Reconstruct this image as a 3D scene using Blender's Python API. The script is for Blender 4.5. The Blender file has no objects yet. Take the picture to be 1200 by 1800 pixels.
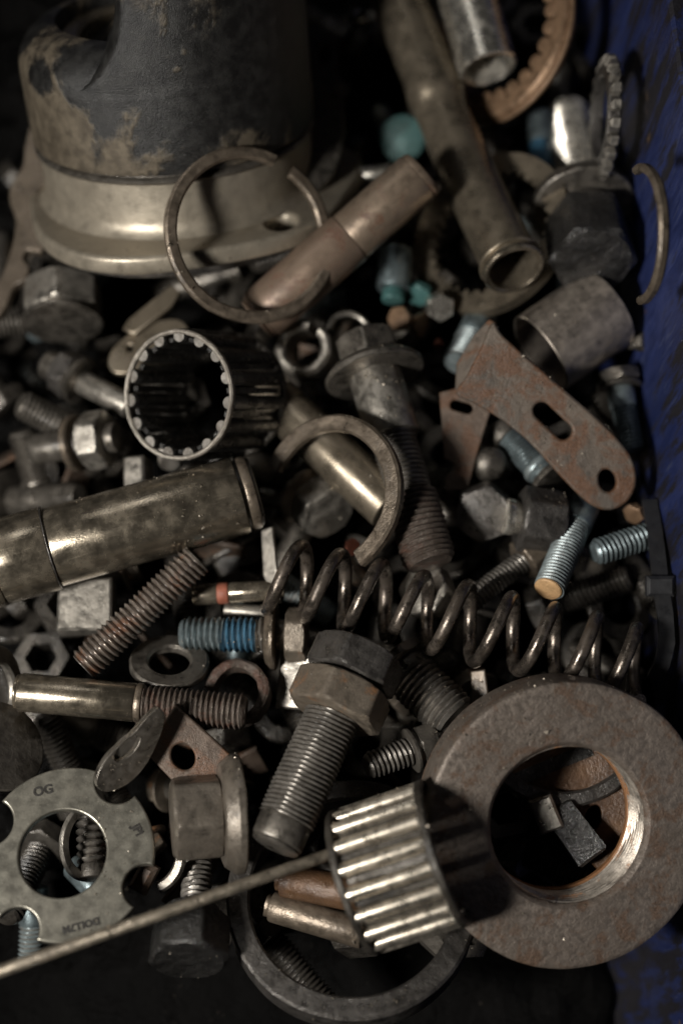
import bpy, math, random
from mathutils import Vector, Matrix, noise as mnoise
R_ = math.radians
PI = math.pi
random.seed(7)
scene = bpy.context.scene
COL = scene.collection
scene.unit_settings.system = 'METRIC'
scene.unit_settings.scale_length = 0.02          # one unit is 2 cm

# ------------------------------------------------------------------ camera
ELEV = R_(70)
DIST = 25.0
BACK = Vector((0, -math.cos(ELEV), math.sin(ELEV)))     # towards the viewer
UPV = Vector((0, math.sin(ELEV), math.cos(ELEV)))
RIGHT = Vector((1, 0, 0))
CAM = BACK * DIST
cd = bpy.data.cameras.new('camera')
cam = bpy.data.objects.new('camera', cd)
COL.objects.link(cam)
cam.matrix_world = Matrix.Translation(CAM) @ Matrix((RIGHT, UPV, BACK)).transposed().to_4x4()
cd.sensor_fit = 'VERTICAL'
cd.sensor_height = 36
cd.lens = 50
cd.clip_start = 0.5
cd.clip_end = 300
cd.dof.use_dof = True
cd.dof.focus_distance = 23.0
cd.dof.aperture_fstop = 0.05 / 0.74
cd.dof.aperture_blades = 0
scene.camera = cam

# ------------------------------------------------------------------ world, lamps, exposure
w = bpy.data.worlds.new('World')
scene.world = w
w.use_nodes = True
w.node_tree.nodes['Background'].inputs[0].default_value = (0.80, 0.92, 1.0, 1)
w.node_tree.nodes['Background'].inputs[1].default_value = 0.0015


def V(x, y, z):
    """a direction given as (image right, image up, towards the viewer)"""
    return (RIGHT * x + UPV * y + BACK * z).normalized()


def lamp(name, d, dist, size, power, col, target=(0, 0, 0)):
    l = bpy.data.lights.new(name, 'AREA')
    l.shape = 'RECTANGLE'
    l.size, l.size_y = size
    l.energy = power
    l.color = col
    o = bpy.data.objects.new(name, l)
    COL.objects.link(o)
    o.location = Vector(target) + d * dist
    o.rotation_euler = (-d).to_track_quat('-Z', 'Y').to_euler()
    return o


lamp('workshop_window_light', V(-0.57, -0.14, 0.81), 34, (4.5, 5.5), 12800, (1.0, 0.968, 0.915))
lamp('workshop_ceiling_light', V(-0.35, 0.78, 0.52), 38, (10, 5), 700, (1.0, 0.98, 0.95))
scene.view_settings.view_transform = 'Standard'
scene.view_settings.look = 'None'
scene.view_settings.gamma = 1
scene.view_settings.exposure = 0
scene.cycles.use_denoising = True
scene.cycles.max_bounces = 6
scene.cycles.sample_clamp_indirect = 4

# ------------------------------------------------------------------ pixels to places
PXU = 100.0 * (2 * DIST * math.tan(math.atan(18 / 50)) / 18.0) ** -1  # px per unit at DIST


def ray(px, py):
    t = 18.0 / 50.0 / 900.0
    return (RIGHT * ((px - 600) * t) + UPV * ((900 - py) * t) - BACK)


def P(px, py, h=0.0):
    r = ray(px, py)
    return CAM + r * ((h - CAM.z) / r.z)


def on_plane(px, py, o, n):
    r = ray(px, py)
    return CAM + r * ((o - CAM).dot(n) / r.dot(n))


def U(p, px=1.0):
    """length in units of px pixels at the place p"""
    return px * (CAM - p).dot(BACK) * 18.0 / 50.0 / 900.0


def frame(o, z, x=None):
    z = z.normalized()
    x = x if x is not None else RIGHT
    x = x - z * x.dot(z)
    if x.length < 1e-4:
        x = UPV - z * UPV.dot(z)
    x.normalize()
    y = z.cross(x)
    m = Matrix((x, y, z)).transposed().to_4x4()
    m.translation = o
    return m


# ------------------------------------------------------------------ materials
class NT:
    def __init__(s, name):
        s.m = bpy.data.materials.new(name)
        s.m.use_nodes = True
        s.t = s.m.node_tree
        s.b = s.t.nodes['Principled BSDF']

    def n(s, typ, **kw):
        nd = s.t.nodes.new(typ)
        for k, v in kw.items():
            setattr(nd, k, v)
        return nd

    def l(s, a, b):
        s.t.links.new(a, b)

    def noise(s, vec, scale, detail=4, rough=0.55, dist=0.0):
        nd = s.n('ShaderNodeTexNoise')
        nd.inputs['Scale'].default_value = scale
        nd.inputs['Detail'].default_value = detail
        nd.inputs['Roughness'].default_value = rough
        nd.inputs['Distortion'].default_value = dist
        s.l(vec, nd.inputs['Vector'])
        return nd.outputs['Fac']

    def mp(s, v, a, b, c, d, smooth=True):
        nd = s.n('ShaderNodeMapRange')
        nd.interpolation_type = 'SMOOTHSTEP' if smooth else 'LINEAR'
        for i, x in enumerate((a, b, c, d)):
            nd.inputs[i + 1].default_value = x
        s.l(v, nd.inputs[0])
        return nd.outputs[0]

    def math(s, op, a, b):
        nd = s.n('ShaderNodeMath', operation=op)
        for i, x in enumerate((a, b)):
            if isinstance(x, (int, float)):
                nd.inputs[i].default_value = x
            else:
                s.l(x, nd.inputs[i])
        return nd.outputs[0]

    def mix(s, f, a, b, blend='MIX'):
        nd = s.n('ShaderNodeMix', data_type='RGBA', blend_type=blend)
        for i, x in ((0, f), (6, a), (7, b)):
            if isinstance(x, (int, float)):
                nd.inputs[i].default_value = x
            elif isinstance(x, tuple):
                nd.inputs[i].default_value = (*x, 1)
            else:
                s.l(x, nd.inputs[i])
        return nd.outputs[2]

    def coords(s, off=0.0):
        tc = s.n('ShaderNodeTexCoord')
        oi = s.n('ShaderNodeObjectInfo')
        cx = s.n('ShaderNodeCombineXYZ')
        for i, k in enumerate((37.0, 91.0, 53.0)):
            s.l(s.math('MULTIPLY', oi.outputs['Random'], k), cx.inputs[i])
        ad = s.n('ShaderNodeVectorMath', operation='ADD')
        s.l(tc.outputs['Object'], ad.inputs[0])
        s.l(cx.outputs[0], ad.inputs[1])
        return ad.outputs[0]

    def bump(s, h, strength, dist, prev=None):
        nd = s.n('ShaderNodeBump')
        nd.inputs['Strength'].default_value = strength
        nd.inputs['Distance'].default_value = dist
        s.l(h, nd.inputs['Height'])
        if prev is not None:
            s.l(prev, nd.inputs['Normal'])
        return nd.outputs[0]


def metal(name, base, dirt=(0.035, 0.026, 0.018), rough=0.4, met=0.9, cov=0.45, rust=None, rcov=0.0,
          coat=0.0, bump=0.5, scratch=0.25, size=1.0, dmet=0.15, speck=0.0, soft=2.2, mott=1.0, spec=0.5):
    g_ = sum(base) / 3
    base = tuple(x * (0.95 * 0.88) + g_ * 0.03 for x in base)
    dirt = tuple(x * 0.62 for x in dirt)
    rough = max(0.2, rough - 0.07)
    k = NT(name)
    vec = k.coords()
    nA = k.noise(vec, 0.9 / size, 7, 0.66, 0.3)
    nB = k.noise(vec, 5.5 / size, 6, 0.62)
    nC = k.noise(vec, 38.0, 4, 0.6)
    nD = k.noise(vec, 1.7 / size, 9, 0.7, 0.5)
    mp = k.n('ShaderNodeMapping')
    mp.inputs['Scale'].default_value = (26, 26, 1.2)
    mp.inputs['Rotation'].default_value = (0.25, 0.15, 0)
    k.l(vec, mp.inputs[0])
    nS = k.noise(mp.outputs[0], 1.6, 3, 0.5)
    mA = k.math('ADD', k.math('MULTIPLY', nA, 0.62), k.math('MULTIPLY', nB, 0.38))
    c = 0.5 + (0.5 - cov) * 0.42
    mask = k.mp(mA, c - 0.04 * soft, c + 0.07 * soft, 0.0, 1.0)
    pits = k.mp(nC, 0.60, 0.72, 0.0, 0.7)
    mask = k.math('MAXIMUM', mask, k.math('MULTIPLY', pits, k.mp(nB, 0.42, 0.6, 0.1, 1.0)))
    at = k.n('ShaderNodeAttribute', attribute_name='root_dark')
    mask = k.math('MAXIMUM', mask, k.math('MULTIPLY', at.outputs['Fac'], 0.92))  # roots darkened for thread contrast: dirt with groove shade put into it
    bright = k.mp(nB, 0.3, 0.7, 1 - 0.42 * mott, 1 + 0.32 * mott, False)
    bc = k.mix(1.0, base, bright, 'MULTIPLY')
    scr = k.mp(nS, 0.62, 0.70, 0.0, scratch)
    bc = k.mix(scr, bc, tuple(min(1, x * 1.9) for x in base))
    dc = k.mix(1.0, dirt, k.mp(nC, 0.3, 0.7, 0.6, 1.5, False), 'MULTIPLY')
    col = k.mix(mask, bc, dc)
    metv = k.math('SUBTRACT', met, k.math('MULTIPLY', mask, met - dmet))
    if rust:
        rc = 0.5 + (0.5 - rcov) * 0.42
        rm = k.mp(nD, rc - 0.04, rc + 0.07, 0.0, 0.92)
        rcol = k.mix(k.mp(nC, 0.35, 0.65, 0, 1), rust, tuple(x * 0.45 for x in rust))
        col = k.mix(rm, col, rcol)
        metv = k.math('MULTIPLY', metv, k.math('SUBTRACT', 1.0, rm))
    if speck:
        nE = k.noise(vec, 24.0, 2, 0.5)
        sm = k.mp(nE, 0.66, 0.70, 0, speck)
        col = k.mix(sm, col, (0.28, 0.25, 0.2))
    k.l(col, k.b.inputs['Base Color'])
    k.l(metv, k.b.inputs['Metallic'])
    rv = k.math('ADD', k.mp(nB, 0.3, 0.7, rough - 0.1 * mott, rough + 0.13 * mott, False), k.math('MULTIPLY', mask, 0.10))
    if coat:
        wet = k.mp(k.noise(vec, 1.7, 3), 0.42, 0.56, 0, coat)
        k.l(wet, k.b.inputs['Coat Weight'])
        k.b.inputs['Coat Roughness'].default_value = 0.16
        rv = k.math('SUBTRACT', rv, k.math('MULTIPLY', wet, 0.12))
    k.l(rv, k.b.inputs['Roughness'])
    b1 = k.bump(nB, 0.3 * bump, 0.05)
    b2 = k.bump(k.math('ADD', nC, k.math('MULTIPLY', mask, 0.8)), 0.55 * bump, 0.022, b1)
    k.l(b2, k.b.inputs['Normal'])
    k.b.inputs['Specular IOR Level'].default_value = spec
    if coat:
        k.l(b2, k.b.inputs['Coat Normal'])
    return k.m


M = {}
M['tube'] = metal('brown_tube_steel', (0.33, 0.28, 0.21), (0.085, 0.064, 0.042), 0.30, 0.88, 0.36, coat=0.25, bump=0.22, scratch=0.6, size=1.5, soft=3.6, mott=0.7)
M['bronze'] = metal('bronze_pipe', (0.36, 0.30, 0.22), (0.115, 0.09, 0.062), 0.36, 0.85, 0.36, bump=0.25, coat=0.2, size=1.8, soft=4.5, mott=0.45)
M['pin'] = metal('reddish_pin', (0.35, 0.255, 0.185), (0.09, 0.055, 0.036), 0.46, 0.65, 0.42, rust=(0.17, 0.085, 0.055), rcov=0.4, bump=0.22, soft=4.0, size=1.6, mott=0.5)
M['pinend'] = metal('brown_pin_end', (0.33, 0.25, 0.18), (0.10, 0.065, 0.042), 0.46, 0.65, 0.44, rust=(0.15, 0.08, 0.05), rcov=0.3, bump=0.3, soft=3.0, mott=0.6)
M['dark'] = metal('dark_steel', (0.255, 0.228, 0.192), (0.028, 0.022, 0.017), 0.42, 0.85, 0.46, bump=0.55, coat=0.3)
M['darker'] = metal('black_oxide_steel', (0.17, 0.155, 0.14), (0.016, 0.013, 0.010), 0.42, 0.75, 0.5, bump=0.8, coat=0.4)
M['oily'] = metal('oily_black_steel', (0.075, 0.071, 0.066), (0.009, 0.008, 0.007), 0.36, 0.6, 0.55, coat=0.9, bump=1.5)
M['ring'] = metal('brown_ring_steel', (0.27, 0.215, 0.16), (0.075, 0.056, 0.038), 0.42, 0.7, 0.48, bump=0.5, coat=0.2)
M['grey'] = metal('grey_steel', (0.48, 0.44, 0.38), (0.075, 0.06, 0.045), 0.42, 0.85, 0.40, bump=0.45)
M['plate'] = metal('satin_plate', (0.275, 0.258, 0.212), (0.135, 0.12, 0.09), 0.40, 0.75, 0.26, bump=0.14, soft=4.0, mott=0.5, scratch=0.5)
M['foot'] = metal('dusty_foot', (0.46, 0.40, 0.31), (0.12, 0.095, 0.065), 0.46, 0.6, 0.40, bump=0.35, size=1.5, soft=3.5, mott=0.6)
M['bright'] = metal('bright_steel', (0.85, 0.80, 0.70), (0.22, 0.17, 0.11), 0.33, 0.9, 0.28, bump=0.25)
M['roller'] = metal('bearing_roller', (0.72, 0.64, 0.52), (0.16, 0.12, 0.08), 0.36, 0.88, 0.26, bump=0.2)
M['cage'] = metal('bearing_cage', (0.10, 0.088, 0.072), (0.022, 0.017, 0.012), 0.42, 0.6, 0.5, coat=0.3, bump=0.9)
M['cagelight'] = metal('bearing_end_ring', (0.52, 0.47, 0.40), (0.16, 0.13, 0.10), 0.42, 0.7, 0.48, bump=1.3)
M['capend'] = metal('roller_end', (0.40, 0.37, 0.33), (0.14, 0.115, 0.09), 0.45, 0.6, 0.5, bump=1.2, size=0.4)
M['scale'] = metal('mill_scale_collar', (0.225, 0.185, 0.152), (0.165, 0.13, 0.102), 0.5, 0.45, 0.5, rust=(0.135, 0.085, 0.056), rcov=0.42, bump=0.8, size=0.6, dmet=0.2)
M['thrust'] = metal('thread_bore', (0.50, 0.44, 0.37), (0.18, 0.13, 0.09), 0.4, 0.7, 0.34, rust=(0.36, 0.16, 0.06), rcov=0.36, bump=0.3)
M['orangebar'] = metal('rusty_bar', (0.20, 0.105, 0.05), (0.10, 0.05, 0.025), 0.45, 0.3, 0.5, bump=0.8, coat=0.4)
M['orange'] = metal('orange_rust', (0.36, 0.17, 0.07), (0.24, 0.11, 0.045), 0.55, 0.3, 0.5, bump=0.6)
M['rust'] = metal('rusty_bracket', (0.165, 0.13, 0.10), (0.11, 0.095, 0.08), 0.55, 0.3, 0.45, rust=(0.155, 0.072, 0.034), rcov=0.52, bump=0.9, size=1.0, dmet=0.25)
M['rustdark'] = metal('dark_rust_plate', (0.16, 0.115, 0.085), (0.055, 0.04, 0.03), 0.55, 0.3, 0.45, rust=(0.17, 0.085, 0.045), rcov=0.42, bump=0.9)
M['copper'] = metal('rusted_gear_ring', (0.33, 0.205, 0.12), (0.12, 0.065, 0.035), 0.45, 0.5, 0.4, bump=0.5)
M['sleeve'] = metal('bushing_steel', (0.42, 0.36, 0.30), (0.13, 0.09, 0.06), 0.44, 0.72, 0.30, bump=0.35)
M['thread'] = metal('thread_steel', (0.36, 0.33, 0.29), (0.05, 0.039, 0.029), 0.4, 0.85, 0.40, bump=0.5, coat=0.15)
M['threadrust'] = metal('rust_tinted_thread', (0.37, 0.31, 0.26), (0.06, 0.042, 0.03), 0.4, 0.8, 0.38, rust=(0.17, 0.085, 0.05), rcov=0.40, bump=0.55, coat=0.2)
M['threaddirty'] = metal('dirt_caked_thread', (0.22, 0.18, 0.15), (0.075, 0.05, 0.035), 0.5, 0.6, 0.55, rust=(0.12, 0.06, 0.04), rcov=0.4, bump=1.6, speck=0.5)
M['zinc'] = metal('bluish_zinc', (0.28, 0.345, 0.36), (0.10, 0.115, 0.115), 0.42, 0.75, 0.38, bump=0.4)
M['zincpale'] = metal('pale_blue_zinc', (0.36, 0.43, 0.44), (0.16, 0.135, 0.11), 0.45, 0.6, 0.36, rust=(0.2, 0.12, 0.08), rcov=0.2, bump=0.4)
M['blue'] = metal('blue_threadlock', (0.06, 0.17, 0.27), (0.045, 0.085, 0.115), 0.5, 0.1, 0.3, bump=0.5)
M['teal'] = metal('teal_coating', (0.075, 0.19, 0.18), (0.04, 0.08, 0.075), 0.5, 0.2, 0.4, bump=0.4)
M['tan'] = metal('tan_rust_tip', (0.72, 0.44, 0.21), (0.50, 0.29, 0.13), 0.6, 0.1, 0.45, bump=0.8)
M['paint'] = metal('orange_paint', (0.38, 0.12, 0.07), (0.2, 0.08, 0.05), 0.6, 0.0, 0.3, bump=0.5)
M['spring'] = metal('spring_wire', (0.20, 0.165, 0.135), (0.06, 0.042, 0.028), 0.35, 0.85, 0.40, coat=0.4, bump=0.35)
M['rodm'] = metal('thin_rod', (0.40, 0.34, 0.26), (0.13, 0.105, 0.075), 0.42, 0.75, 0.45, bump=0.8)
M['nut'] = metal('brown_nut', (0.26, 0.215, 0.165), (0.12, 0.092, 0.065), 0.5, 0.55, 0.5, rust=(0.26, 0.13, 0.06), rcov=0.30, bump=0.6)
M['nutdark'] = metal('oiled_brown_nut', (0.24, 0.205, 0.165), (0.085, 0.068, 0.05), 0.42, 0.6, 0.5, bump=0.5, coat=0.3)
M['grit'] = metal('metal_grit', (0.42, 0.36, 0.28), (0.09, 0.07, 0.05), 0.4, 0.6, 0.5, bump=0.2)
M['plastic'] = metal('black_plastic', (0.03, 0.03, 0.032), (0.02, 0.018, 0.016), 0.4, 0.0, 0.4, bump=0.3, dmet=0.0)
M['stamp'] = metal('stamp_shade', (0.03, 0.026, 0.02), (0.02, 0.016, 0.012), 0.6, 0.2, 0.5, bump=0.4)  # letters stand proud; near-black stands in for shade in pressed strokes
M['gap'] = metal('greasy_shaded_steel', (0.16, 0.142, 0.12), (0.014, 0.011, 0.008), 0.36, 0.75, 0.60, coat=0.4, bump=0.7)  # grease, with the shade of deep gaps put into a darker base
M['bedshade'] = metal('shade_black_scrap', (0.004, 0.0034, 0.003), (0.003, 0.0026, 0.0022), 0.5, 0.0, 0.6, coat=0.0, bump=2.5, spec=0.12)  # near-black colour stands in for deep shade under the heap


def housing_mat():
    """black paint worn down to dusty brown cast metal more at the bottom and less to the right"""
    k = NT('worn_black_paint')
    vec = k.coords()
    nA = k.noise(vec, 0.62, 5, 0.52, 0.9)
    nB = k.noise(vec, 4, 5, 0.6)
    nC = k.noise(vec, 55, 3, 0.6)
    sx = k.n('ShaderNodeSeparateXYZ')
    tc = k.n('ShaderNodeTexCoord')
    k.l(tc.outputs['Object'], sx.inputs[0])
    brown_bias = k.math('ADD', k.mp(sx.outputs['Z'], 0.1, 2.4, 0.085, -0.06), k.mp(sx.outputs['X'], 0.2, 2.4, 0.0, -0.08))  # browner low down, blacker towards the right
    nW = k.math('ADD', k.math('ADD', k.math('MULTIPLY', nA, 0.86), k.math('MULTIPLY', nB, 0.14)), brown_bias)
    m = k.mp(nW, 0.495, 0.575, 0, 1)
    paint = k.mix(k.mp(nB, 0.35, 0.7, 0, 1), (0.010, 0.0095, 0.009), (0.030, 0.029, 0.027))
    bare = k.mix(k.mp(nB, 0.3, 0.7, 0, 1), (0.075, 0.06, 0.042), (0.165, 0.135, 0.096))
    k.l(k.mix(m, paint, bare), k.b.inputs['Base Color'])
    k.l(k.mp(m, 0, 1, 0.33, 0.5), k.b.inputs['Roughness'])
    k.l(k.mp(m, 0, 1, 0.1, 0.35), k.b.inputs['Metallic'])
    b = k.bump(m, 0.5, 0.03)
    b = k.bump(nC, 0.5, 0.03, b)
    k.l(b, k.b.inputs['Normal'])
    return k.m


def bin_mat(name, cov, blue=(0.021, 0.032, 0.112), spec=0.5):
    k = NT(name)
    tc = k.n('ShaderNodeTexCoord')
    vec = tc.outputs['Object']
    mp = k.n('ShaderNodeMapping')
    mp.inputs['Scale'].default_value = (1, 1.0, 0.22)
    k.l(vec, mp.inputs[0])
    nA = k.noise(mp.outputs[0], 0.5, 8, 0.68, 0.4)
    nB = k.noise(mp.outputs[0], 2.6, 8, 0.7, 0.3)
    nC = k.noise(vec, 24, 4, 0.6)
    mp2 = k.n('ShaderNodeMapping')
    mp2.inputs['Scale'].default_value = (1, 9.0, 0.8)
    k.l(vec, mp2.inputs[0])
    nS = k.noise(mp2.outputs[0], 1.5, 5, 0.6)
    col = k.mix(k.mp(nB, 0.3, 0.7, 0, 1), tuple(x * 0.55 for x in blue), tuple(x * 1.25 for x in blue))
    col = k.mix(k.mp(nS, 0.56, 0.74, 0, 0.55), col, (0.085, 0.10, 0.17))
    c = 0.5 + (0.5 - cov) * 0.4
    g = k.mp(k.math('ADD', k.math('MULTIPLY', nA, 0.5), k.math('MULTIPLY', nB, 0.5)), c - 0.03, c + 0.05, 0, 0.95)
    col = k.mix(g, col, (0.012, 0.010, 0.009))
    rs = k.mp(k.noise(vec, 1.1, 6, 0.6), 0.64, 0.70, 0, 0.8)
    col = k.mix(rs, col, (0.10, 0.06, 0.03))
    k.l(col, k.b.inputs['Base Color'])
    k.l(k.mp(nB, 0.3, 0.7, 0.35, 0.6), k.b.inputs['Roughness'])
    k.b.inputs['Specular IOR Level'].default_value = spec
    k.l(k.bump(nC, 0.5, 0.02, k.bump(nB, 0.4, 0.05)), k.b.inputs['Normal'])
    return k.m


M['housing'] = housing_mat()
M['bin'] = bin_mat("blue_bin_plastic", 0.52)
M['binfloor'] = bin_mat('greasy_shaded_bin_floor', 0.55, (0.018, 0.027, 0.10), 0.25)  # grease, plus floor shade put into a darker, duller blue


# ------------------------------------------------------------------ mesh builders (verts, faces)
def lathe(prof, seg=56, a0=0.0, a1=2 * PI, loop=False, rfun=None):
    """prof: (radius, z) from bottom to top; loop closes the profile into a ring section"""
    full = abs(a1 - a0 - 2 * PI) < 1e-6
    ns = seg if full else seg + 1
    v, f = [], []
    n = len(prof)
    for j in range(ns):
        a = a0 + (a1 - a0) * j / seg
        c, s = math.cos(a), math.sin(a)
        for i, (r, z) in enumerate(prof):
            rr = r if rfun is None else rfun(r, z, a)
            v.append((rr * c, rr * s, z))
    rows = n if loop else n - 1
    for j in range(seg):
        j2 = (j + 1) % ns if full else j + 1
        for i in range(rows):
            i2 = (i + 1) % n
            f.append((j * n + i, j2 * n + i, j2 * n + i2, j * n + i2))
    if not full and loop:
        f.append(tuple(range(n)))
        f.append(tuple(reversed([(ns - 1) * n + i for i in range(n)])))
    if not loop and full:
        if prof[0][0] > 1e-6:
            f.append(tuple(reversed([j * n for j in range(ns)])))
        if prof[-1][0] > 1e-6:
            f.append(tuple(j * n + n - 1 for j in range(ns)))
    return v, f


def cyl(r, L, z0=0.0, bev=0.03, seg=48):
    b = min(bev, r * 0.3, L * 0.3)
    return lathe([(r - b, z0), (r - 0.3 * b, z0 + 0.3 * b), (r, z0 + b), (r, z0 + L - b), (r - 0.3 * b, z0 + L - 0.3 * b), (r - b, z0 + L)], seg)


def ringsec(ro, ri, z0, z1, bev=0.03):
    b = min(bev, (ro - ri) * 0.3, abs(z1 - z0) * 0.3)
    return [(ro - b, z0), (ro, z0 + b), (ro, z1 - b), (ro - b, z1), (ri + b, z1), (ri, z1 - b), (ri, z0 + b), (ri + b, z0)]


def ring(ro, ri, L, z0=0.0, bev=0.03, a0=0.0, a1=2 * PI, seg=72):
    return lathe(ringsec(ro, ri, z0, z0 + L, bev), seg, a0, a1, True)


def hexa(af, L, z0=0.0, ch0=True, ch1=True, seg=90):
    ap = af / 2
    v, f = [], []
    rows = []
    cz = L * 0.16
    ts = [0, 0.35, 0.7, 1.0]
    zs = [(z0 + t * cz, t * cz if ch0 else 9) for t in ts] + [(z0 + L - t * cz, t * cz if ch1 else 9) for t in reversed(ts)]
    for z, d in zs:
        for j in range(seg):
            a = 2 * PI * j / seg
            am = (a + PI / 6) % (PI / 3) - PI / 6
            r = ap / math.cos(am)
            r = min(r, ap * 1.13, ap * 0.965 + d * 1.9)
            v.append((r * math.cos(a), r * math.sin(a), z))
    n = len(zs)
    for i in range(n - 1):
        for j in range(seg):
            j2 = (j + 1) % seg
            f.append((i * seg + j, i * seg + j2, (i + 1) * seg + j2, (i + 1) * seg + j))
    f.append(tuple(reversed(range(seg))))
    f.append(tuple((n - 1) * seg + j for j in range(seg)))
    return v, f


def thread(r, L, pitch, z0=0.0, depth=None, taper0=False, taper1=True, seg=40, inner=False):
    depth = depth or pitch * 0.62
    per = 6
    nz = max(4, int(L / pitch * per))
    v, f, gr = [], [], []
    wob = random.random() * 50
    for i in range(nz + 1):
        z = L * i / nz
        env = 1.0
        lim = 9
        if taper1:
            lim = min(lim, r - depth * 1.5 + (L - z) * 0.9)
        if taper0:
            lim = min(lim, r - depth * 1.5 + z * 0.9)
        for j in range(seg):
            a = 2 * PI * j / seg
            u = (z / pitch - j / seg) % 1.0
            t = abs(u * 2 - 1)
            t = min(1, max(0, (t - 0.12) / 0.76))
            d = depth * (1 - t) * (0.9 + 0.2 * mnoise.noise((math.cos(a) * 2 + wob, math.sin(a) * 2, z * 2)))
            rr = r + d if inner else r - d
            if not inner:
                rr = min(rr, lim)
            v.append((rr * math.cos(a), rr * math.sin(a), z0 + z))
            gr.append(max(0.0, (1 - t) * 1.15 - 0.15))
    for i in range(nz):
        for j in range(seg):
            j2 = (j + 1) % seg
            q = (i * seg + j, i * seg + j2, (i + 1) * seg + j2, (i + 1) * seg + j)
            f.append(tuple(reversed(q)) if inner else q)
    if not inner:
        f.append(tuple(reversed(range(seg))))
        f.append(tuple(nz * seg + j for j in range(seg)))
    return v, f, gr


def sweep(pts, sec, up=None, closed_caps=True):
    """sec: list of (a, b) offsets; a along the side vector, b along the up vector"""
    n = len(pts)
    m = len(sec)
    v, f = [], []
    T = [(pts[min(i + 1, n - 1)] - pts[max(i - 1, 0)]).normalized() for i in range(n)]
    nv = up.copy() if up else (Vector((0, 0, 1)) if abs(T[0].z) < 0.9 else Vector((1, 0, 0)))
    for i in range(n):
        t = T[i]
        nv = (nv - t * nv.dot(t)).normalized()
        s = t.cross(nv)
        for q in sec:
            a, b = q if not callable(q) else q(i / (n - 1))
            p = pts[i] + s * a + nv * b
            v.append(tuple(p))
    for i in range(n - 1):
        for j in range(m):
            j2 = (j + 1) % m
            f.append((i * m + j, i * m + j2, (i + 1) * m + j2, (i + 1) * m + j))
    if closed_caps:
        f.append(tuple(reversed(range(m))))
        f.append(tuple((n - 1) * m + j for j in range(m)))
    return v, f


def circ(r, n=16):
    return [(r * math.cos(2 * PI * i / n), r * math.sin(2 * PI * i / n)) for i in range(n)]


def join(*ms):
    v, f = [], []
    for a, b in ms:
        o = len(v)
        v += list(a)
        f += [tuple(i + o for i in q) for q in b]
    return v, f


def xf(m, mat):
    return [tuple(mat @ Vector(p)) for p in m[0]], m[1]


def finish(me, angle=32):
    me.polygons.foreach_set('use_smooth', [True] * len(me.polygons))
    me.set_sharp_from_angle(angle=R_(angle))
    return me


def mesh(name, vf, mat, angle=32, rough=0.0):
    v, f = vf[:2]
    if rough:
        o = random.random() * 100
        nv = []
        for p in v:
            q = Vector(p)
            d = mnoise.noise_vector(q * 1.3 + Vector((o, 0, 0))) * rough + mnoise.noise_vector(q * 6 + Vector((0, o, 0))) * rough * 0.35
            nv.append(tuple(q + d))
        v = nv
    me = bpy.data.meshes.new(name)
    me.from_pydata(v, [], f)
    me.update()
    me.materials.append(M[mat])
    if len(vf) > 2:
        at = me.attributes.new('root_dark', 'FLOAT', 'POINT')
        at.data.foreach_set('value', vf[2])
    return finish(me, angle)


def plate_mesh(name, outline, holes, thick, mat, bev=0.03, rough=0.0):
    """flat plate with real holes and rounded edges, top face at z=thick"""
    cu = bpy.data.curves.new(name, 'CURVE')
    cu.dimensions = '2D'
    cu.fill_mode = 'BOTH'
    for pts in [outline] + list(holes):
        s = cu.splines.new('POLY')
        s.points.add(len(pts) - 1)
        for i, p in enumerate(pts):
            s.points[i].co = (p[0], p[1], 0, 1)
        s.use_cyclic_u = True
    b = min(bev, thick * 0.3)
    cu.bevel_depth = b
    cu.bevel_resolution = 2
    cu.offset = -b
    cu.extrude = max(0.001, thick / 2 - b)
    o = bpy.data.objects.new(name, cu)
    COL.objects.link(o)
    dg = bpy.context.evaluated_depsgraph_get()
    me = bpy.data.meshes.new_from_object(o.evaluated_get(dg))
    bpy.data.objects.remove(o)
    bpy.data.curves.remove(cu)
    me.name = name
    me.transform(Matrix.Translation((0, 0, thick / 2)))
    me.materials.clear()
    me.materials.append(M[mat])
    return finish(me, 40)


# ------------------------------------------------------------------ objects
def tag(o, label, cat, group=None, kind=None):
    if label:
        o['label'] = label
    if cat:
        o['category'] = cat
    if group:
        o['group'] = group
    if kind:
        o['kind'] = kind
    return o


def thing(name, label, cat, mat4, group=None):
    o = bpy.data.objects.new(name, None)
    o.empty_display_size = 0.2
    COL.objects.link(o)
    o.matrix_world = mat4
    return tag(o, label, cat, group)


def part(name, me, parent, mat4=None):
    o = bpy.data.objects.new(name, me)
    COL.objects.link(o)
    o.parent = parent
    if mat4 is not None:
        o.matrix_local = mat4
    return o


def single(name, me, label, cat, mat4, group=None):
    o = bpy.data.objects.new(name, me)
    COL.objects.link(o)
    o.matrix_world = mat4
    return tag(o, label, cat, group)


def PH(p):
    return P(*p)


PARTNAME = {'hex': 'head', 'nut': 'nut', 'flange': 'flange', 'washer': 'washer', 'shank': 'shank', 'thread': 'thread',
            'dome': 'head', 'tip': 'tip', 'collar': 'collar', 'neck': 'neck', 'band': 'band'}


def axis_of(p0, p1=None, d=None, length=None):
    a = PH(p0)
    if p1 is not None:
        b = PH(p1)
        return a, (b - a).normalized(), (b - a).length
    return a, V(*d), U(a, length)


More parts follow.
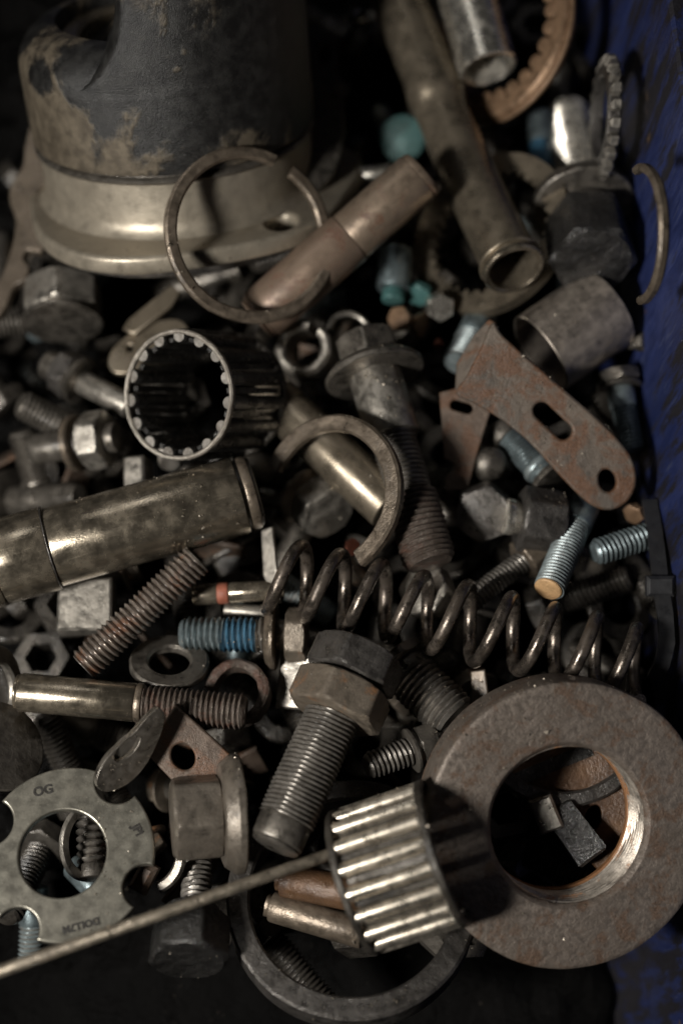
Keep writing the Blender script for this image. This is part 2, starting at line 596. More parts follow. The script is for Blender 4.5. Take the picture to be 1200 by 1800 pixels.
def fast(name, label, cat, segs, p0, p1=None, d=None, length=None, roll=0, group=None, rough=0.012):
    """a fastener turned about the line p0-p1: segs are (kind, radius px, length px, material[, pitch px])"""
    a, z, L = axis_of(p0, p1, d, length if length else sum(s[2] for s in segs))
    k = L / sum(s[2] for s in segs)
    mid = a + z * L / 2
    u = U(mid)
    mat = frame(a, z, RIGHT if abs(z.dot(RIGHT)) < 0.8 else UPV) @ Matrix.Rotation(R_(roll), 4, 'Z')
    root = thing(name, label, cat, mat, group)
    zz = 0.0
    for i, s in enumerate(segs):
        kind, r, l, m = s[0], s[1] * u, s[2] * k, s[3]
        last, first = i == len(segs) - 1, i == 0
        ov = 0.0 if last else 0.01
        if kind in ('hex', 'nut'):
            vf = hexa(2 * r, l, zz)
        elif kind == 'flange':
            if segs[i - 1][0] == 'hex' and i > 0:      # widening towards the shank
                vf = lathe([(r * 0.8, zz - 0.02), (r * 0.86, zz), (r * 0.97, zz + l * 0.45), (r, zz + l * 0.6), (r, zz + l * 0.92), (r - 0.02, zz + l), (r * 0.4, zz + l)], 64)
            else:
                vf = lathe([(r * 0.5, zz), (r - 0.02, zz), (r, zz + 0.08 * l), (r, zz + l * 0.4), (r * 0.97, zz + l * 0.55), (r * 0.84, zz + l * 1.02)], 64)
        elif kind == 'washer':
            vf = ring(r, r * 0.5, l, zz)
        elif kind == 'thread':
            pt = (s[4] if len(s) > 4 else 10) * u
            vf = thread(r, l, pt, zz, taper0=first, taper1=last)
        elif kind == 'dome':
            pr = [(r * 0.7, zz + l), (r * 0.97, zz + l), (r, zz + l * 0.9)] + [(r * math.cos(t * PI / 12), zz + l * 0.88 - l * 0.88 * math.sin(t * PI / 12)) for t in range(1, 7)]
            vf = lathe([(max(x, 0.0), z_) for x, z_ in reversed(pr)], 48)
        elif kind == 'tip':
            vf = lathe([(r, zz), (r, zz + l * 0.5), (r * 0.93, zz + l * 0.85), (r * 0.8, zz + l)], 40)
        else:
            vf = cyl(r, l + ov, zz - ov, 0.035)
        part(PARTNAME.get(kind, kind), mesh(PARTNAME.get(kind, kind), vf, m, 32, rough), root)
        zz += l
    return root


def arc_ring(name, label, cat, mat, p, Rpx, wpx, tpx, nrm, a0=0, a1=360, group=None, sx=1.0, rough=0.015, spread=0.0, turn=0):
    """flat ring of rectangular section, open between a1 and a0 (degrees in the image, 0 is right, 90 is up)"""
    c = PH(p)
    u = U(c)
    ro, wd, t = Rpx * u, wpx * u, tpx * u
    full = abs(a1 - a0 - 360) < 1e-3
    v, f = lathe(ringsec(ro, ro - wd, -t / 2, t / 2, 0.04), 90, R_(a0), R_(a1), True)
    if spread:
        v = [(x, y, z + spread * (math.atan2(y, x) % (2 * PI)) / (2 * PI)) for x, y, z in v]
    v = [(x * sx, y, z) for x, y, z in v]
    m4 = frame(c, V(*nrm)) @ Matrix.Rotation(R_(turn), 4, 'Z')
    return single(name, mesh(name, (v, f), mat, 40, rough), label, cat, m4, group)


def ppoly(name, mat, outline, holes, p, nrm, tpx, bev=0.03):
    """plate whose outline is given where it stands in the frame; returns (mesh, matrix)"""
    o = PH(p)
    n = V(*nrm)
    m4 = frame(o, n)
    inv = m4.inverted()

    def loc(q):
        r = inv @ on_plane(q[0], q[1], o, n)
        return (r.x, r.y)
    t = U(o, tpx)
    me = plate_mesh(name, [loc(q) for q in outline], [[loc(q) for q in h] for h in holes], t, mat, bev)
    me.transform(Matrix.Translation((0, 0, -t)))
    return me, m4


def ell(cx, cy, a, b, rot=0, n=40):
    c, s = math.cos(R_(rot)), math.sin(R_(rot))
    return [(cx + a * math.cos(2 * PI * i / n) * c - b * math.sin(2 * PI * i / n) * s,
             cy + a * math.cos(2 * PI * i / n) * s + b * math.sin(2 * PI * i / n) * c) for i in range(n)]


def slot(x0, y0, x1, y1, r, n=10):
    a = math.atan2(y1 - y0, x1 - x0)
    return [(x1 + r * math.cos(a - PI / 2 + PI * i / n), y1 + r * math.sin(a - PI / 2 + PI * i / n)) for i in range(n + 1)] + \
           [(x0 + r * math.cos(a + PI / 2 + PI * i / n), y0 + r * math.sin(a + PI / 2 + PI * i / n)) for i in range(n + 1)]


def smooth(pts, k=4):
    """closed Catmull-Rom through pts"""
    n = len(pts)
    out = []
    for i in range(n):
        p0, p1, p2, p3 = (Vector(pts[(i + j - 1) % n]) for j in range(4))
        for t in range(k):
            t /= k
            out.append(tuple(0.5 * ((2 * p1) + (p2 - p0) * t + (2 * p0 - 5 * p1 + 4 * p2 - p3) * t * t + (3 * p1 - p0 - 3 * p2 + p3) * t ** 3)))
    return out


def box_vf(x, y, z, z0=0, b=0.04):
    """box with bevelled rim, centred in x and y"""
    v, f = [], []
    rows = [(x / 2 - b, y / 2 - b, z0), (x / 2, y / 2, z0 + b), (x / 2, y / 2, z0 + z - b), (x / 2 - b, y / 2 - b, z0 + z)]
    for a, c, zz in rows:
        v += [(-a, -c, zz), (a, -c, zz), (a, c, zz), (-a, c, zz)]
    for i in range(3):
        for j in range(4):
            f.append((i * 4 + j, i * 4 + (j + 1) % 4, i * 4 + 4 + (j + 1) % 4, i * 4 + 4 + j))
    f += [(3, 2, 1, 0), (12, 13, 14, 15)]
    return v, f


# ================================================================== the bin
BX0, BX1, BY0, BY1, FZ = -9.5, 5.35, -9.8, 19.0, -4.2
bin_o = thing('storage_bin', 'blue plastic bin smeared with black grease that holds the whole heap', 'bin', Matrix.Rotation(R_(2.2), 4, 'Z') @ Matrix.Translation((0, 0, FZ)))


def wall(name, cx, cy, sx, sy, h, lean=(0, 0)):
    v, f = [], []
    nx, nz = 24, 10
    me = bpy.data.meshes.new(name)
    vv, ff = box_vf(sx, sy, h, 0, 0.06)
    vv = [(x + cx + lean[0] * z, y + cy + lean[1] * z, z) for x, y, z in vv]
    me.from_pydata(vv, [], ff)
    me.materials.append(M['bin'])
    return part(name, finish(me, 30), bin_o)


wall('side_wall', BX1 + 0.15, (BY0 + BY1) / 2, 0.3, BY1 - BY0, 8.6, (0.035, 0))
wall('side_wall', BX0 - 0.15, (BY0 + BY1) / 2, 0.3, BY1 - BY0, 7.0, (-0.035, 0))
wall('end_wall', (BX0 + BX1) / 2, BY0 - 0.15, BX1 - BX0 - 0.02, 0.3, 7.0, (0, -0.035))
wall('end_wall', (BX0 + BX1) / 2, BY1 + 0.15, BX1 - BX0 - 0.02, 0.3, 7.0, (0, 0.035))
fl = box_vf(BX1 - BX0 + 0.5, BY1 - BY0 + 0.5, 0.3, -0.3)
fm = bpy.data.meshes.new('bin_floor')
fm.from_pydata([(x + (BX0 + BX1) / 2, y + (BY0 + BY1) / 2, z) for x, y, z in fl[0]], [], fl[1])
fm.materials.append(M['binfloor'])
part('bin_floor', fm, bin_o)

# near-black heaped bed added under everything, gap shade put into its colour
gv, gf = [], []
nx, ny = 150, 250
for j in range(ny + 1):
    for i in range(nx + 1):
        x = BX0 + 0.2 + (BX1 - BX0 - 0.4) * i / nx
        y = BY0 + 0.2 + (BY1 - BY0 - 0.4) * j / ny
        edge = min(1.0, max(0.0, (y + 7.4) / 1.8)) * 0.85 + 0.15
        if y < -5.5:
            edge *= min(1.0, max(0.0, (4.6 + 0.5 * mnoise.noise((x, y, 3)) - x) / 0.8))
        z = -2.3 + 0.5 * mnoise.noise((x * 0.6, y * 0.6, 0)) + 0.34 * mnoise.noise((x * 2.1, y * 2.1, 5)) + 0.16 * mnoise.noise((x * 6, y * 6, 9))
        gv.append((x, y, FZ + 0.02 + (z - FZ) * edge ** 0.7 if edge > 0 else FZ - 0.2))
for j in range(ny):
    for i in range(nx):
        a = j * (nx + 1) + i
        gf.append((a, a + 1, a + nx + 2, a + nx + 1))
sl = single('scrap_shade_bed', mesh('scrap_shade_bed', (gv, gf), 'bedshade', 60), 'lumpy bed added under the heap, near-black with painted shade', 'scrap', Matrix.Rotation(R_(2.2), 4, 'Z'))
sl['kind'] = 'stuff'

# ================================================================== big housing, top left
hc = P(306, 218, 1.0)
hu = U(hc)
ha = V(-0.055, 0.815, 0.575)
hm = frame(hc, ha)
hub = thing('hub_housing', 'large cylindrical cast housing with worn black paint, flanged foot and open yoke at top left', 'housing', hm)
RB = 2.46 * hu * 100
part('groove_ring', mesh('groove_ring', lathe([(RB * 0.96, -0.16), (RB * 0.985, -0.15), (RB * 1.0, -0.10), (RB * 0.985, -0.05), (RB * 0.955, -0.03), (RB * 0.95, 0.0), (RB * 0.97, 0.04)], 120), 'dark', 40, 0.006), hub)
cast = lathe([(RB * 0.975, 0.0), (RB * 0.995, 0.03), (RB, 0.1), (RB, 0.6), (RB, 1.35)], 120)
# shoulder with the cross bore, left sector
H0, H1 = 1.35, 2.10
rb = 0.70 * RB
pr = [(RB - 0.003, H0 + 0.003)] + [(RB - 0.003 - 0.75 * (1 - math.cos(t * PI / 16)), H0 + (H1 - H0) * math.sin(t * PI / 16)) for t in range(1, 9)] + [(rb + 0.05, H1), (rb, H1 - 0.06), (rb, H0 - 1.2)]
cast = join(cast, lathe(pr, 60, R_(84), R_(276)))
part('bearing_race', mesh('bearing_race', ring(rb - 0.02, rb - 0.36, 0.5, H1 - 0.75, 0.06), 'bronze', 40, 0.02), hub)
part('bearing_seal', mesh('bearing_seal', ring(rb - 0.38, rb - 0.6, 0.4, H1 - 0.95, 0.06), 'darker', 40, 0.02), hub)
av, af = [], []
zs_ = [H0 + 0.001 + 1.7 * t / 12 for t in range(13)] + [H0 + 3.5, H0 + 6.4]
for z_ in zs_:
    q = min(1.0, (z_ - H0) / 1.7)
    cutx = -0.17 * RB - 0.62 * RB * (1 - math.sqrt(max(0.0, 1 - (1 - q) ** 2)))
    a_c = math.acos(cutx / RB)
    pts = [(RB * math.cos(-a_c + 2 * a_c * i / 90), RB * math.sin(-a_c + 2 * a_c * i / 90)) for i in range(91)]
    pts += [(cutx, RB * math.sin(a_c) * (1 - 2 * t / 10)) for t in range(1, 10)]
    for _ in range(5):                              # round the two long corners of the cut
        n_ = len(pts)
        pts = [((pts[i - 1][0] + 2 * pts[i][0] + pts[(i + 1) % n_][0]) / 4, (pts[i - 1][1] + 2 * pts[i][1] + pts[(i + 1) % n_][1]) / 4) if (i < 3 or i > 87) else pts[i] for i in range(n_)]
    av += [(x, y, z_) for x, y in pts]
n_ = 100
for i in range(len(zs_) - 1):
    for j in range(n_):
        af.append((i * n_ + j, i * n_ + (j + 1) % n_, (i + 1) * n_ + (j + 1) % n_, (i + 1) * n_ + j))
af.append(tuple((len(zs_) - 1) * n_ + j for j in range(n_)))
cast = join(cast, (av, af))
part('casting', mesh('casting', cast, 'housing', 40), hub)
# skirt and lobed foot flange
part('skirt', mesh('skirt', lathe([(RB * 1.03, -1.13), (RB * 0.985, -1.02), (RB * 0.972, -0.85), (RB * 0.965, -0.16)], 120), 'foot', 40, 0.012), hub)
fo = []
for i in range(180):
    a = 2 * PI * i / 180
    r = 1.22 + 0.10 * math.exp(-((((a - R_(318) + PI) % (2 * PI)) - PI) / 0.42) ** 2) + 0.10 * math.exp(-((((a - R_(250) + PI) % (2 * PI)) - PI) / 0.5) ** 2)
    r += 0.13 * math.exp(-((((a - R_(12) + PI) % (2 * PI)) - PI) / 0.35) ** 2)
    r -= 0.12 * math.exp(-((((a - R_(190) + PI) % (2 * PI)) - PI) / 0.6) ** 2)
    fo.append((RB * r * math.cos(a), RB * r * math.sin(a)))
fh = [(RB * 1.12 * math.cos(R_(313)) + 0.27 * math.cos(2 * PI * i / 28), RB * 1.12 * math.sin(R_(313)) + 0.36 * math.sin(2 * PI * i / 28)) for i in range(28)]
part('foot_flange', plate_mesh('foot_flange', fo, [fh], 0.34, 'foot', 0.08), hub, Matrix.Translation((0, 0, -1.46)))
part('lower_flange', mesh('lower_flange', cyl(RB * 1.1, 0.3, -1.78, 0.05, 120), 'darker', 40, 0.02), hub)
# ear behind the housing on its right
me, m4 = ppoly('lug', 'dark', smooth([(540, 60), (566, 52), (590, 72), (596, 105), (590, 135), (602, 175), (606, 220), (598, 270), (580, 312), (540, 330), (530, 200)]), [ell(572, 94, 12, 17)], (575, 180, 0.4), (0.1, 0.5, 0.8), 22)
part('lug', me, hub, hm.inverted() @ m4)

# toothed plate on the left, under the housing
me, m4 = ppoly('toothed_plate', 'ring', smooth([(62, 205), (45, 250), (40, 290), (20, 325), (17, 352), (27, 388), (22, 430), (5, 480), (-15, 520), (-25, 562), (4, 549), (24, 505), (44, 492), (51, 470), (42, 456), (48, 440), (72, 442), (77, 422), (62, 402), (64, 388), (82, 378), (84, 352), (62, 356), (62, 341), (88, 322), (112, 330), (112, 260), (90, 215)], 5), [], (60, 380, 0.1), (-0.15, 0.25, 0.95), 20)
single('toothed_plate', me, 'brown flat plate with scalloped teeth under the left side of the housing', 'plate', m4)

# ================================================================== big parts of the heap
arc_ring('snap_ring', 'wide thin brown snap ring lying open against the foot of the housing', 'ring', 'ring', (436, 416, 1.95), 156, 22, 18, (0.38, 0.0, 0.925), 71, 417, spread=0.28)  # dark brown material stands in for shade on its turned-away face

fast('steel_pin', 'thick reddish brown pin with a ridged upper end resting beside the big snap ring', 'pin',
     [('tip', 40, 8, 'pin'), ('shank', 44, 6, 'pin'), ('shank', 49, 195, 'pin'), ('band', 46.5, 150, 'pinend'), ('tip', 45, 14, 'pinend')], (450, 562, 0.8), (745, 302, 2.0))


def pipe(name, label, cat, mat, pts, r0, r1, wall_px, part_rim=None, extra=None):
    W = [PH(q) for q in pts]
    # Catmull-Rom through the points
    path = []
    for i in range(len(W) - 1):
        p0, p1, p2, p3 = W[max(i - 1, 0)], W[i], W[i + 1], W[min(i + 2, len(W) - 1)]
        for t in range(8):
            t /= 8
            path.append(0.5 * ((2 * p1) + (p2 - p0) * t + (2 * p0 - 5 * p1 + 4 * p2 - p3) * t * t + (3 * p1 - p0 - 3 * p2 + p3) * t ** 3))
    path.append(W[-1])
    org = W[-1]
    n = 40
    u0, u1 = U(W[0]), U(W[-1])
    v, f = [], []
    nv = BACK.copy()
    N = len(path)
    rings_ = []
    for inner in (False, True):
        seq = range(N) if not inner else range(N - 1, max(N - 16, 0), -1)
        for i in seq:
            t = (path[min(i + 1, N - 1)] - path[max(i - 1, 0)]).normalized()
            nn = (nv - t * nv.dot(t)).normalized()
            s = t.cross(nn)
            q = i / (N - 1)
            r = (r0 * u0) * (1 - q) + (r1 * u1) * q - (wall_px * u1 if inner else 0)
            if extra:
                r *= extra(q)
            rings_.append([tuple(path[i] - org + s * (r * math.cos(2 * PI * j / n)) + nn * (r * math.sin(2 * PI * j / n))) for j in range(n)])
    for rr in rings_:
        v += rr
    for i in range(len(rings_) - 1):
        for j in range(n):
            j2 = (j + 1) % n
            f.append((i * n + j, i * n + j2, (i + 1) * n + j2, (i + 1) * n + j))
    root = thing(name, label, cat, Matrix.Translation(org))
    part('pipe_wall', mesh('pipe_wall', (v, f), mat, 50, 0.01), root)
    td = (path[-1] - path[-2]).normalized()
    return root, td, u1


root, td, u1 = pipe('bent_pipe', 'bronze coloured bent steel pipe with an open rolled end, leaning from the top edge', 'pipe', 'bronze',
                    [(676, -60, 1.0), (716, 40, 0.95), (756, 140, 0.8), (782, 212, 0.7), (838, 340, 0.95), (903, 474, 1.5)], 47, 52, 7,
                    extra=lambda q: 1.0 + 0.08 * math.exp(-((q - 0.47) / 0.06) ** 2) - 0.04 * math.exp(-((q - 0.60) / 0.05) ** 2))
rm = frame(Vector(), td)
part('end_bead', mesh('end_bead', xf(ring(56 * u1, 46 * u1, 0.12, -0.10, 0.05), rm), 'tube', 40), root)
part('end_bead', mesh('end_bead', xf(ring(57.5 * u1, 46 * u1, 0.07, -0.24, 0.03), rm), 'bronze', 40), root)

# large tube on the left
fast('hollow_shaft', 'big polished brown shaft lying across the left edge with a collar groove at its end', 'shaft',
     [('shank', 77, 150, 'tube'), ('band', 75.5, 96, 'tube'), ('shank', 74, 2, 'darker'), ('shank', 70.5, 348, 'tube'), ('neck', 61, 7, 'darker'), ('collar', 67, 17, 'ring'), ('tip', 61, 7, 'darker')],
     (-150, 1030, 0.9), (452, 862, 0.85))

# second tube under the C ring
fast('hollow_shaft', 'brass brown tube running under the open C ring in the middle', 'shaft',
     [('shank', 45, 50, 'bronze'), ('shank', 43, 210, 'bronze')], (466, 688, 0.05), (686, 892, 0.25))


# needle bearings
def needle_bearing(label, p, d, Rpx, Lpx, n, rr_px, roller_mat, end_mats, cagem, phase=0.0):
    a = PH(p)
    u = U(a)
    z = V(*d)
    m4 = frame(a, z)
    root = thing('needle_bearing', label, 'bearing', m4)
    Rr, L, rr = Rpx * u, Lpx * u, rr_px * u
    e = 0.16
    part('end_ring', mesh('end_ring', ring(Rr * 0.995, Rr * 0.925, 0.12, -0.03, 0.03), end_mats[0], 40, 0.025), root)
    part('end_ring', mesh('end_ring', ring(Rr * 1.005, Rr * 0.90, 0.14, L - 0.12, 0.03), end_mats[1], 40, 0.02), root)
    rl = mesh('roller', lathe([(0.0, 0.03), (rr * 0.80, 0.03), (rr * 0.96, 0.09), (rr, 0.15), (rr, L - 0.15), (rr * 0.96, L - 0.09), (rr * 0.80, L - 0.05), (0.0, L - 0.05)], 20), roller_mat, 40)
    rl.materials.append(M['capend'])
    for pl in rl.polygons:
        if pl.center.z < 0.06:
            pl.material_index = 1
    bw = max(0.05, (2 * PI * Rr * 0.93 / n - 2 * rr) * 0.6)
    br = mesh('cage_bar', box_vf(Rr * 0.075, bw, L - 0.2, 0.1, 0.015), cagem, 30)
    for i in range(n):
        t = 2 * PI * (i + phase) / n
        part('roller', rl, root, Matrix.Rotation(t, 4, 'Z') @ Matrix.Translation((Rr * 0.90, 0, 0)))
        t += PI / n
        part('cage_bar', br, root, Matrix.Rotation(t, 4, 'Z') @ Matrix.Translation((Rr * 0.855, 0, 0)))
    return root, Rr, L


needle_bearing('dark oily needle bearing with a pale end ring and open bore, left of centre', (312, 695, 1.55), (0.46, 0.07, -0.86), 116, 185, 15, 13.5, 'oily', ('cagelight', 'cage'), 'oily', 0.3)
b2 = needle_bearing('bright rollered needle bearing leaning on the big threaded collar', (622, 1550, 0.95), (0.925, 0.345, 0.14), 130, 172, 18, 12.5, 'roller', ('cage', 'cage'), 'cage', 0.2)
# end faces of the dark bearing's rollers are worn bright: little caps proud of each roller end
capm = None

# big threaded collar
cc = P(1000, 1452, 1.1)
cu_ = U(cc)
cm = frame(cc, V(0.12, -0.02, 0.99))
col = thing('threaded_collar', 'huge brown scaly steel collar with a threaded bore, lower right', 'collar', cm)
Ro, Ri, T = 256 * cu_, 139 * cu_, 0.95
sec = [(Ro - 0.10, -T), (Ro, -T + 0.1), (Ro, -0.10), (Ro - 0.008, -0.06), (Ro - 0.025, -0.02), (Ro - 0.06, 0.0), (Ro - 0.10, 0.003), (Ro - 0.3, 0.004), (Ri + 0.3, 0.004), (Ri + 0.12, 0.003), (Ri + 0.08, 0.0), (Ri + 0.04, -0.03), (Ri + 0.005, -0.09), (Ri + 0.005, -0.12), (Ri + 0.09, -0.16), (Ri + 0.09, -T)]
part('body', mesh('body', lathe(sec, 128, loop=True), 'scale', 30, 0.012), col)
part('bore_thread', mesh('bore_thread', thread(Ri - 0.01, T - 0.22, 0.10, -T + 0.12, 0.07, False, False, 96, True), 'thrust', 60), col)
part('bore_lip', mesh('bore_lip', ring(Ri + 0.08, Ri - 0.02, 0.14, -T - 0.03, 0.04), 'orange', 40, 0.01), col)

# dark ring under the bearing
arc_ring('bearing_ring', 'large dark brown ring lying flat under the bright needle bearing', 'ring', 'darker', (618, 1582, -0.3), 218, 40, 60, (0.0, 0.60, 0.80), 0, 360, rough=0.01)

# thin rod
fast('thin_rod', 'long thin brown rod slanting up from the lower left corner', 'rod', [('shank', 11, 700, 'rodm'), ('tip', 10.5, 12, 'rodm')], (-60, 1728, 2.05), (592, 1497, 1.5))

# bracket
out = smooth([(866, 566), (884, 590), (940, 640), (1000, 692), (1060, 745), (1104, 795), (1118, 835), (1112, 868), (1092, 890), (1062, 897), (1030, 882), (985, 838), (930, 778), (880, 738), (838, 712), (802, 692), (820, 660), (845, 610)], 5)
me, m4 = ppoly('mounting_bracket', 'rust', out, [slot(952, 722, 990, 758, 15), ell(1067, 845, 15, 20, -15)], (960, 740, 1.25), (-0.06, -0.10, 0.98), 20, 0.05)
br = thing('mounting_bracket', 'rust mottled flat bracket with a slot and a round hole, right of centre', 'bracket', m4)
part('arm_plate', me, br)
me2, m5 = ppoly('bent_tab', 'rust', [(858, 560), (868, 566), (804, 694), (798, 692), (800, 640), (830, 590)], [], (835, 625, 1.22), (-0.62, 0.10, 0.78), 12, 0.04)
part('bent_tab', me2, br, m4.inverted() @ m5)

# bushing
a, z, L = axis_of((948, 622, 0.55), (1066, 542, 0.62))
u = U(a)
bm = frame(a, z)
single('bushing', mesh('bushing', ring(77 * u, 70 * u, L, 0, 0.04), 'sleeve', 40, 0.012), 'wide grey steel sleeve bushing lying on its side above the rusty bracket', 'bushing', bm)

# internal toothed ring behind the bracket
c = P(862, 412, 0.35)
u = U(c)
tv = lathe([(152 * u, -0.12), (152 * u, 0.12), (118 * u, 0.12), (118 * u, -0.12)], 160, loop=True, rfun=lambda r, z, a: r if r > 130 * u else r * (1 - 0.07 * (math.sin(a * 34) > 0)))
single('toothed_ring', mesh('toothed_ring', tv, 'bronze', 40, 0.01), 'brown ring with inner teeth curving behind the bent pipe and the bushing', 'ring', frame(c, V(-0.55, 0.28, 0.78)))

# middle flange bolt
fast('flange_bolt', 'large dark flange bolt standing in the middle with dirt caked threads', 'bolt',
     [('hex', 52, 52, 'dark'), ('flange', 90, 20, 'dark'), ('shank', 48, 112, 'grey'), ('thread', 40, 105, 'thread', 9), ('thread', 47, 116, 'threaddirty', 10)],
     (640, 594, 0.7), (756, 992, 0.75), roll=8)

# C ring in the middle
arc_ring('split_ring', 'brown open C ring hooked over the tube in the middle', 'ring', 'ring', (578, 872, 0.95), 146, 30, 20, (-0.52, 0.16, 0.84), -62, 152, rough=0.02, turn=0)

# small split sleeve
c = P(533, 612, 0.35)
u = U(c)
sm = frame(c, V(-0.22, 0.10, 0.97))
single('split_sleeve', mesh('split_sleeve', lathe(ringsec(50 * u, 32 * u, -0.7, 0.06, 0.08), 70, R_(75), R_(405), True), 'grey', 40, 0.02), 'small curled split sleeve left of the big flange bolt', 'sleeve', sm)
arc_ring('wire_loop', 'thin pale wire loop behind the head of the big flange bolt', 'wire', 'grey', (614, 582, 0.2), 40, 10, 10, (0.2, 0.35, 0.9), 10, 190)

# spring
A, B = P(484, 1010, 0.85), P(1138, 1172, 0.75)
ax = (B - A).normalized()
L = (B - A).length
vv = (BACK - ax * BACK.dot(ax)).normalized()
uu = ax.cross(vv)
if uu.dot(UPV) > 0:
    uu = -uu
cR = U(A, 62)
wr = U(A, 11.8)
turns = 9.0
ptsS = []
NS = int(turns * 40)
for i in range(NS + 1):
    t = i / NS
    ph = 2 * PI * turns * t
    tt = t + 0.10 * (0.5 - t) * math.sin(PI * t) * -0.6
    rr = cR * (1 - 0.03 * math.sin(ph * 0.37))
    ptsS.append(ax * (L * tt) + (uu * math.cos(ph) + vv * math.sin(ph)) * rr)
spr = single('coil_spring', mesh('coil_spring', sweep(ptsS, circ(wr, 16), vv), 'spring', 60, 0.006), 'long open coil spring lying across the right half of the heap', 'spring', Matrix.Translation(A))

# stud
fast('threaded_stud', 'rust tinted threaded stud slanting below the big shaft', 'stud',
     [('tip', 25, 3, 'thread'), ('thread', 31, 290, 'threadrust', 10.8), ('tip', 30, 6, 'dark')], (146, 1172, 0.55), (347, 982, 0.75))

# bolt with blue threadlock
fast('flange_bolt', 'bolt with a blue threadlock patch lying level under the spring end', 'bolt',
     [('hex', 44, 38, 'nut'), ('shank', 28, 18, 'dark'), ('flange', 62, 17, 'ring'), ('thread', 31, 18, 'thread', 10.5), ('thread', 31.5, 60, 'blue', 10.5), ('thread', 31, 80, 'zinc', 10.5)],
     (540, 1117, 0.15), (318, 1114, 0.0), roll=30)

# brown plain shank bolt
fast('long_bolt', 'brown bolt with plain shank and worn thread lying level at the left edge', 'bolt',
     [('shank', 31, 6, 'tube'), ('shank', 34, 205, 'tube'), ('neck', 35, 12, 'ring'), ('thread', 33, 180, 'threaddirty', 9.5)], (30, 1216, 0.5), (433, 1252, 0.55))

# centre bolt with two hexes
fast('hex_bolt', 'big upright bolt with a black head and a brown nut, thread pointing down left', 'bolt',
     [('hex', 76, 60, 'darker'), ('neck', 58, 6, 'darker'), ('nut', 79, 62, 'nut'), ('thread', 51, 190, 'thread', 8.6), ('shank', 47, 40, 'dark'), ('tip', 44, 8, 'dark')],
     (636, 1142, 1.0), (481, 1490, 1.25), roll=14)

# tan tipped bolt
fast('stud_bolt', 'pale blue threaded bolt with a tan rusty tip, right of the spring', 'bolt',
     [('shank', 28, 60, 'zinc'), ('thread', 27, 112, 'zincpale', 7.4), ('tip', 24, 4, 'tan')], (1035, 872, 0.0), (962, 1038, 0.85))
fast('short_bolt', 'grey blue threaded bolt end beside the cable tie', 'bolt',
     [('shank', 20, 20, 'dark'), ('thread', 24, 110, 'zinc', 9.5)], (1160, 935, 0.2), (1042, 972, 0.45))

# dark bolt upper right
fast('flange_bolt', 'black oily flange bolt standing head down beside the blue wall', 'bolt',
     [('thread', 42, 190, 'bright', 9), ('shank', 44, 16, 'dark'), ('washer', 88, 16, 'dark'), ('neck', 52, 20, 'darker'), ('hex', 64, 80, 'oily')], (996, 200, -0.6), (1042, 462, 1.5), roll=30)
# wall circlip
arc_ring('snap_ring', 'narrow brown circlip leaning on the blue wall', 'ring', 'ring', (1126, 412, 4.0), 122, 16, 18, (-0.985, -0.05, 0.12), -75, 115, rough=0.01)

# toothed wheel edge-on
c = P(1062, 206, 2.0)
u = U(c)
wm = frame(c, V(-0.995, 0.02, 0.02))
wh = thing('sprocket', 'toothed sprocket seen edge on against the blue wall, its teeth catching light', 'gear', wm)
part('rim', mesh('rim', ring(90 * u, 68 * u, 0.22, -0.11), 'darker', 40, 0.01), wh)
tm = mesh('tooth', box_vf(0.22, 0.17, 0.22, -0.11, 0.05), 'grey', 30, 0.03)
for i in range(22):
    part('tooth', tm, wh, Matrix.Rotation(2 * PI * i / 22, 4, 'Z') @ Matrix.Translation((95 * u, 0, 0)))

# silver pipe and rusty ring at the top
a, z, L = axis_of((858, 122, 1.2), (806, -60, 1.4))
u = U(a)
single('pipe_stub', mesh('pipe_stub', ring(52 * u, 44 * u, L, 0, 0.04), 'bright', 40, 0.01), 'bright silver pipe stub at the top edge', 'pipe', frame(a, z))
c = P(878, 60, 0.9)
u = U(c)
gm = frame(c, V(-0.72, 0.10, 0.68))
gr = thing('ring_gear', 'orange rusted ring with scalloped inner teeth at the top edge', 'gear', gm)
part('rim', mesh('rim', lathe(ringsec(152 * u, 122 * u, -0.25, 0.12, 0.06), 110, loop=True), 'copper', 40, 0.02), gr)
part('outer_rib', mesh('outer_rib', ring(160 * u, 146 * u, 0.12, -0.1, 0.04), 'copper', 40, 0.01), gr)
tm = mesh('tooth', cyl(14 * u, 0.34, -0.26, 0.06, 16), 'copper', 40)
for i in range(24):
    part('tooth', tm, gr, Matrix.Rotation(2 * PI * i / 24, 4, 'Z') @ Matrix.Translation((116 * u, 0, 0)))

